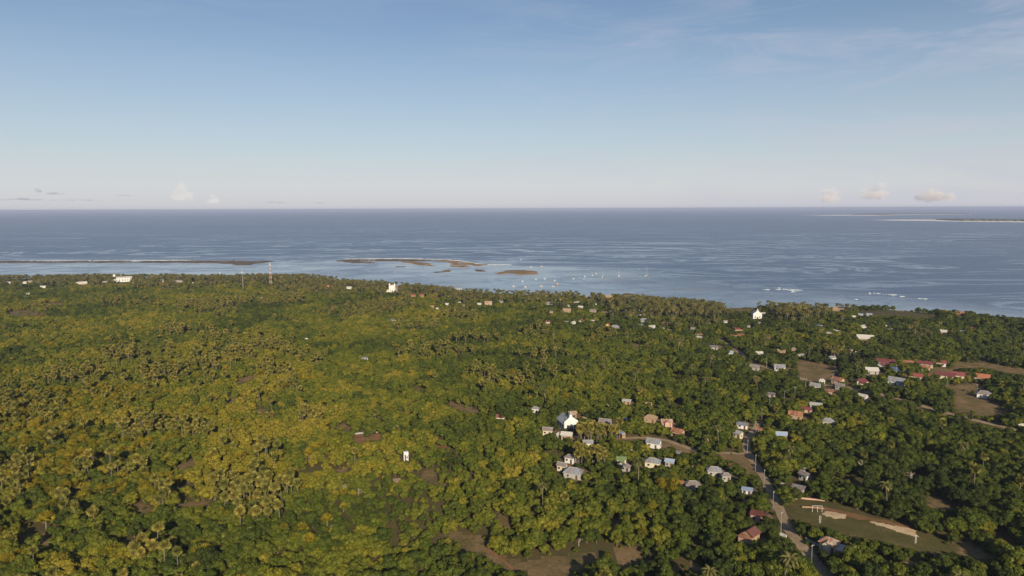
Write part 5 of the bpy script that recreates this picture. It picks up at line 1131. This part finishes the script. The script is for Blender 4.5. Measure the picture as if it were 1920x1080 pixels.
# ------------------------------------------------------------------ the 300 largest of each kind as trees of their own, the rest as one wood
def geo_wood(name, kind, A, label):
    pm = bpy.data.meshes.new(name); pm.from_pydata([tuple(v) for v in A[:, :3]], [], [])
    for nm, c in (('scl', 3), ('rot', 4), ('tint', 6)): a = pm.attributes.new(nm, 'FLOAT', 'POINT'); a.data.foreach_set('value', A[:, c].astype(np.float32))
    a = pm.attributes.new('var', 'INT', 'POINT'); a.data.foreach_set('value', A[:, 5].astype(np.int32))
    o = link(name, pm); tag(o, label, kind='stuff')
    g = bpy.data.node_groups.new(name, 'GeometryNodeTree'); g.interface.new_socket('Geometry', in_out='INPUT', socket_type='NodeSocketGeometry'); g.interface.new_socket('Geometry', in_out='OUTPUT', socket_type='NodeSocketGeometry')
    gi = g.nodes.new('NodeGroupInput'); go = g.nodes.new('NodeGroupOutput'); ci = g.nodes.new('GeometryNodeCollectionInfo'); ci.inputs[0].default_value = PROTO[kind][0]; ci.inputs['Separate Children'].default_value = True; ci.inputs['Reset Children'].default_value = True
    ip = g.nodes.new('GeometryNodeInstanceOnPoints'); ip.inputs['Pick Instance'].default_value = True
    def at(nm, ty='FLOAT'): n_ = g.nodes.new('GeometryNodeInputNamedAttribute'); n_.data_type = ty; n_.inputs['Name'].default_value = nm; return n_.outputs['Attribute']
    cx = g.nodes.new('ShaderNodeCombineXYZ'); g.links.new(at('rot'), cx.inputs['Z'])
    g.links.new(gi.outputs[0], ip.inputs['Points']); g.links.new(ci.outputs[0], ip.inputs['Instance']); g.links.new(at('var', 'INT'), ip.inputs['Instance Index']); g.links.new(cx.outputs[0], ip.inputs['Rotation']); g.links.new(at('scl'), ip.inputs['Scale']); g.links.new(ip.outputs[0], go.inputs[0])
    md = o.modifiers.new('wood', 'NODES'); md.node_group = g
ONES = 'zero one two three four five six seven eight nine ten eleven twelve thirteen fourteen fifteen sixteen seventeen eighteen nineteen'.split(); TENS = '_ _ twenty thirty forty fifty sixty seventy eighty ninety hundred'.split()
def words_(v):
    v = int(round(v)); return ONES[v] if v < 20 else TENS[v // 10] + ('-' + ONES[v % 10] if v % 10 else '')
def tintword(kind, t):
    if kind == 'broadleaf_tree': return 'dark green' if t < .3 else 'mid green' if t < .5 else 'olive green' if t < .75 else 'yellowish'
    if kind == 'yellow_palm': return 'greenish yellow' if t < .4 else 'bright yellow'
    return 'grey-green' if t < .4 else 'olive' if t < .7 else 'straw-tinged'
KW = {'broadleaf_tree': ('leafy tree', 'tree', 'leafy trees of the near wood'), 'fan_palm': ('fan palm', 'palm', 'tall fan palms with bare trunks'), 'yellow_palm': ('spiky low palm', 'palm', 'yellow spiky palms of the left wood'), 'coconut_palm': ('coconut palm', 'palm', 'coconut palms')}
WOODN = {'broadleaf_tree': ('woodland', 'dense mixed green and olive woodland covering the plain'), 'fan_palm': ('fan_palm_grove', 'farther groves of grey-green fan palms in the woodland'), 'yellow_palm': ('yellow_palm_thicket', 'farther thickets of yellow spiky palms'), 'coconut_palm': ('coconut_grove', 'belt of coconut palms along the shore')}
for kn, L_ in INST.items():
    A = np.concatenate(L_); hs = np.array(KINDS_[kn][3])[A[:, 5].astype(int)] * A[:, 3]
    px, py, zz = proj(np.stack([A[:, 0], A[:, 1], A[:, 2] + hs * .7], 1)); inside = (px > 6) & (px < 1914) & (py < 1074)
    app = np.where(inside, hs / zz, -1); order = np.argsort(-app); sel = order[:300]; rest = np.setdiff1d(np.arange(len(A)), sel)
    used = set(); big = np.quantile(A[sel, 3], [.33, .67])
    for i in sel:
        a = A[i]; root = link(kn, None, None, (a[0], a[1], a[2]), a[4], float(a[3])); v = int(a[5])
        for nm, me in (('crown', PROTO[kn][1][v][0]), ('trunk', PROTO[kn][1][v][1])):
            c = link(nm, me, root)
            if nm == 'crown': c['tint'] = float(a[6])
        sw = 'small' if a[3] < big[0] else 'large' if a[3] > big[1] else 'medium'
        fx = px[i] / 19.2; fy = py[i] / 10.8; lab = None
        for q in ('standing', 'rising', 'growing', 'placed', 'set'):
            lab = '%s %s %s %s %s percent across, %s percent down' % (sw, tintword(kn, a[6]), KW[kn][0], q, words_(fx), words_(fy))
            if lab not in used: break
        used.add(lab); tag(root, lab, KW[kn][1], KW[kn][2])
    geo_wood(WOODN[kn][0], kn, A[rest], WOODN[kn][1]); print(kn, len(A))

# bleached bare trees
for k, (px, py, sc, lab) in enumerate([(1618, 889, 1.2, 'bleached bare tree at the edge of the right-hand wood'), (1708, 912, 1.3, 'bare pale branches right of the other bleached tree'), (672, 938, .9, 'pale bare crown in the bright wood'), (1085, 1030, .7, 'short bleached snag above the brown clearing'), (648, 930, .9, 'bare grey tree left of a pale bare crown')]):
    p = g1(px, py); r_ = link('bare_tree', None, None, (p[0], p[1], float(height(p[0], p[1])) + 1.5), k * 1.3, sc); tag(r_, lab, 'bare tree', 'bare trees'); bare_tree(50 + k).build('trunk', GREYB, r_)

# ------------------------------------------------------------------ clouds far off, and the air
def cloud_mat(name, dens, col, g):
    m, t = mat(name); o = N(t, 'ShaderNodeOutputMaterial'); v = N(t, 'ShaderNodeVolumePrincipled'); v.inputs['Density'].default_value = dens; v.inputs['Color'].default_value = (*col, 1); v.inputs['Anisotropy'].default_value = g
    Lk(t, v.outputs[0], o.inputs['Volume']); return m
CLW = cloud_mat('cumulus_vapour', .00055, (.97, .95, 1), -.36); CLR = cloud_mat('bright_cumulus_vapour', .0010, (1, .96, 1), -.38); CLF = cloud_mat('faint_cumulus_vapour', .00028, (.98, .94, .95), -.3); CLG = cloud_mat('stratus_vapour', .0012, (.62, .64, .80), .1)
def cloud(px, py, w, h, seed, m, label, lum=26):
    d = ray([px], [py])[0]; t = 32000 / d[1]; c = np.array([0, 0, H]) + d * t; k_ = np.linalg.norm(d * t) / F; r = np.random.RandomState(seed); import bmesh
    bm = bmesh.new()
    for q in range(lum):
        f = r.rand(); ox = (r.rand() - .5) * w * .8; hh = h * (1 - abs(ox) / w * 1.2) * r.uniform(.5, 1.0); rad = max(h * .10, h * r.uniform(.12, .27)); oz = -h / 2 + rad + (hh - rad) * f
        mt = Matrix.Translation((ox * k_, r.normal() * w * k_ * .2, oz * k_)) @ Matrix.Diagonal((rad * k_ * (w / h) ** .6 * 1.1, rad * k_ * 1.5, rad * k_, 1))
        bmesh.ops.create_icosphere(bm, subdivisions=3, radius=1, matrix=mt)
    me = bpy.data.meshes.new('cloud'); bm.to_mesh(me); bm.free(); me.materials.append(m)
    o = link('cloud', me, None, tuple(c)); rm = o.modifiers.new('union', 'REMESH'); rm.mode = 'VOXEL'; rm.use_smooth_shade = True; rm.voxel_size = max(h * k_ / 22, 14)
    tx = bpy.data.textures.new('billow', 'CLOUDS'); tx.noise_scale = h * k_ * .3; tx.noise_depth = 4; dm = o.modifiers.new('billow', 'DISPLACE'); dm.texture = tx; dm.texture_coords = 'LOCAL'; dm.strength = h * k_ * .45; dm.mid_level = .5
    tag(o, label, 'cloud', 'small clouds low over the horizon')
for a in [(1554, 367, 34, 26, 1, CLR, 'small white cumulus, leftmost of the three over the right horizon'), (1641, 361, 40, 29, 2, CLR, 'pale round cumulus, middle of the three over the right horizon'), (1752, 364, 52, 28, 3, CLR, 'ragged cumulus, rightmost of the three over the right horizon'),
          (342, 363, 32, 30, 4, CLF, 'faint pinkish cumulus over the left horizon'), (399, 374, 16, 16, 5, CLW, 'tiny pinkish cumulus right of the faint one'), (40, 373, 64, 6, 6, CLG, 'flat grey cloud strip low at the far left'), (101, 362, 26, 6, 7, CLG, 'small dark grey cloud above the flat strips at left'),
          (155, 375, 90, 4, 8, CLG, 'longest thin grey strip cloud at left'), (231, 366, 26, 4, 9, CLG, 'tiny grey strip right of the long one'), (508, 379, 62, 5, 10, CLG, 'lilac-grey cloud row left of the middle'), (598, 380, 26, 4, 11, CLG, 'small lilac-grey cloud at the right end of the row'), (72, 357, 10, 8, 12, CLG, 'small upright grey cloud at the upper left of the strips')]:
    cloud(*a)
hz = MB(); hz.box((0, 18500, 64), (96000, 53000, 142)); m, t = mat('haze_air'); o_ = N(t, 'ShaderNodeOutputMaterial'); v = N(t, 'ShaderNodeVolumePrincipled')
v.inputs['Density'].default_value = 6e-5; v.inputs['Color'].default_value = (.60, .68, .92, 1); Lk(t, v.outputs[0], o_.inputs['Volume'])
tag(hz.build('haze', m), kind='stuff')
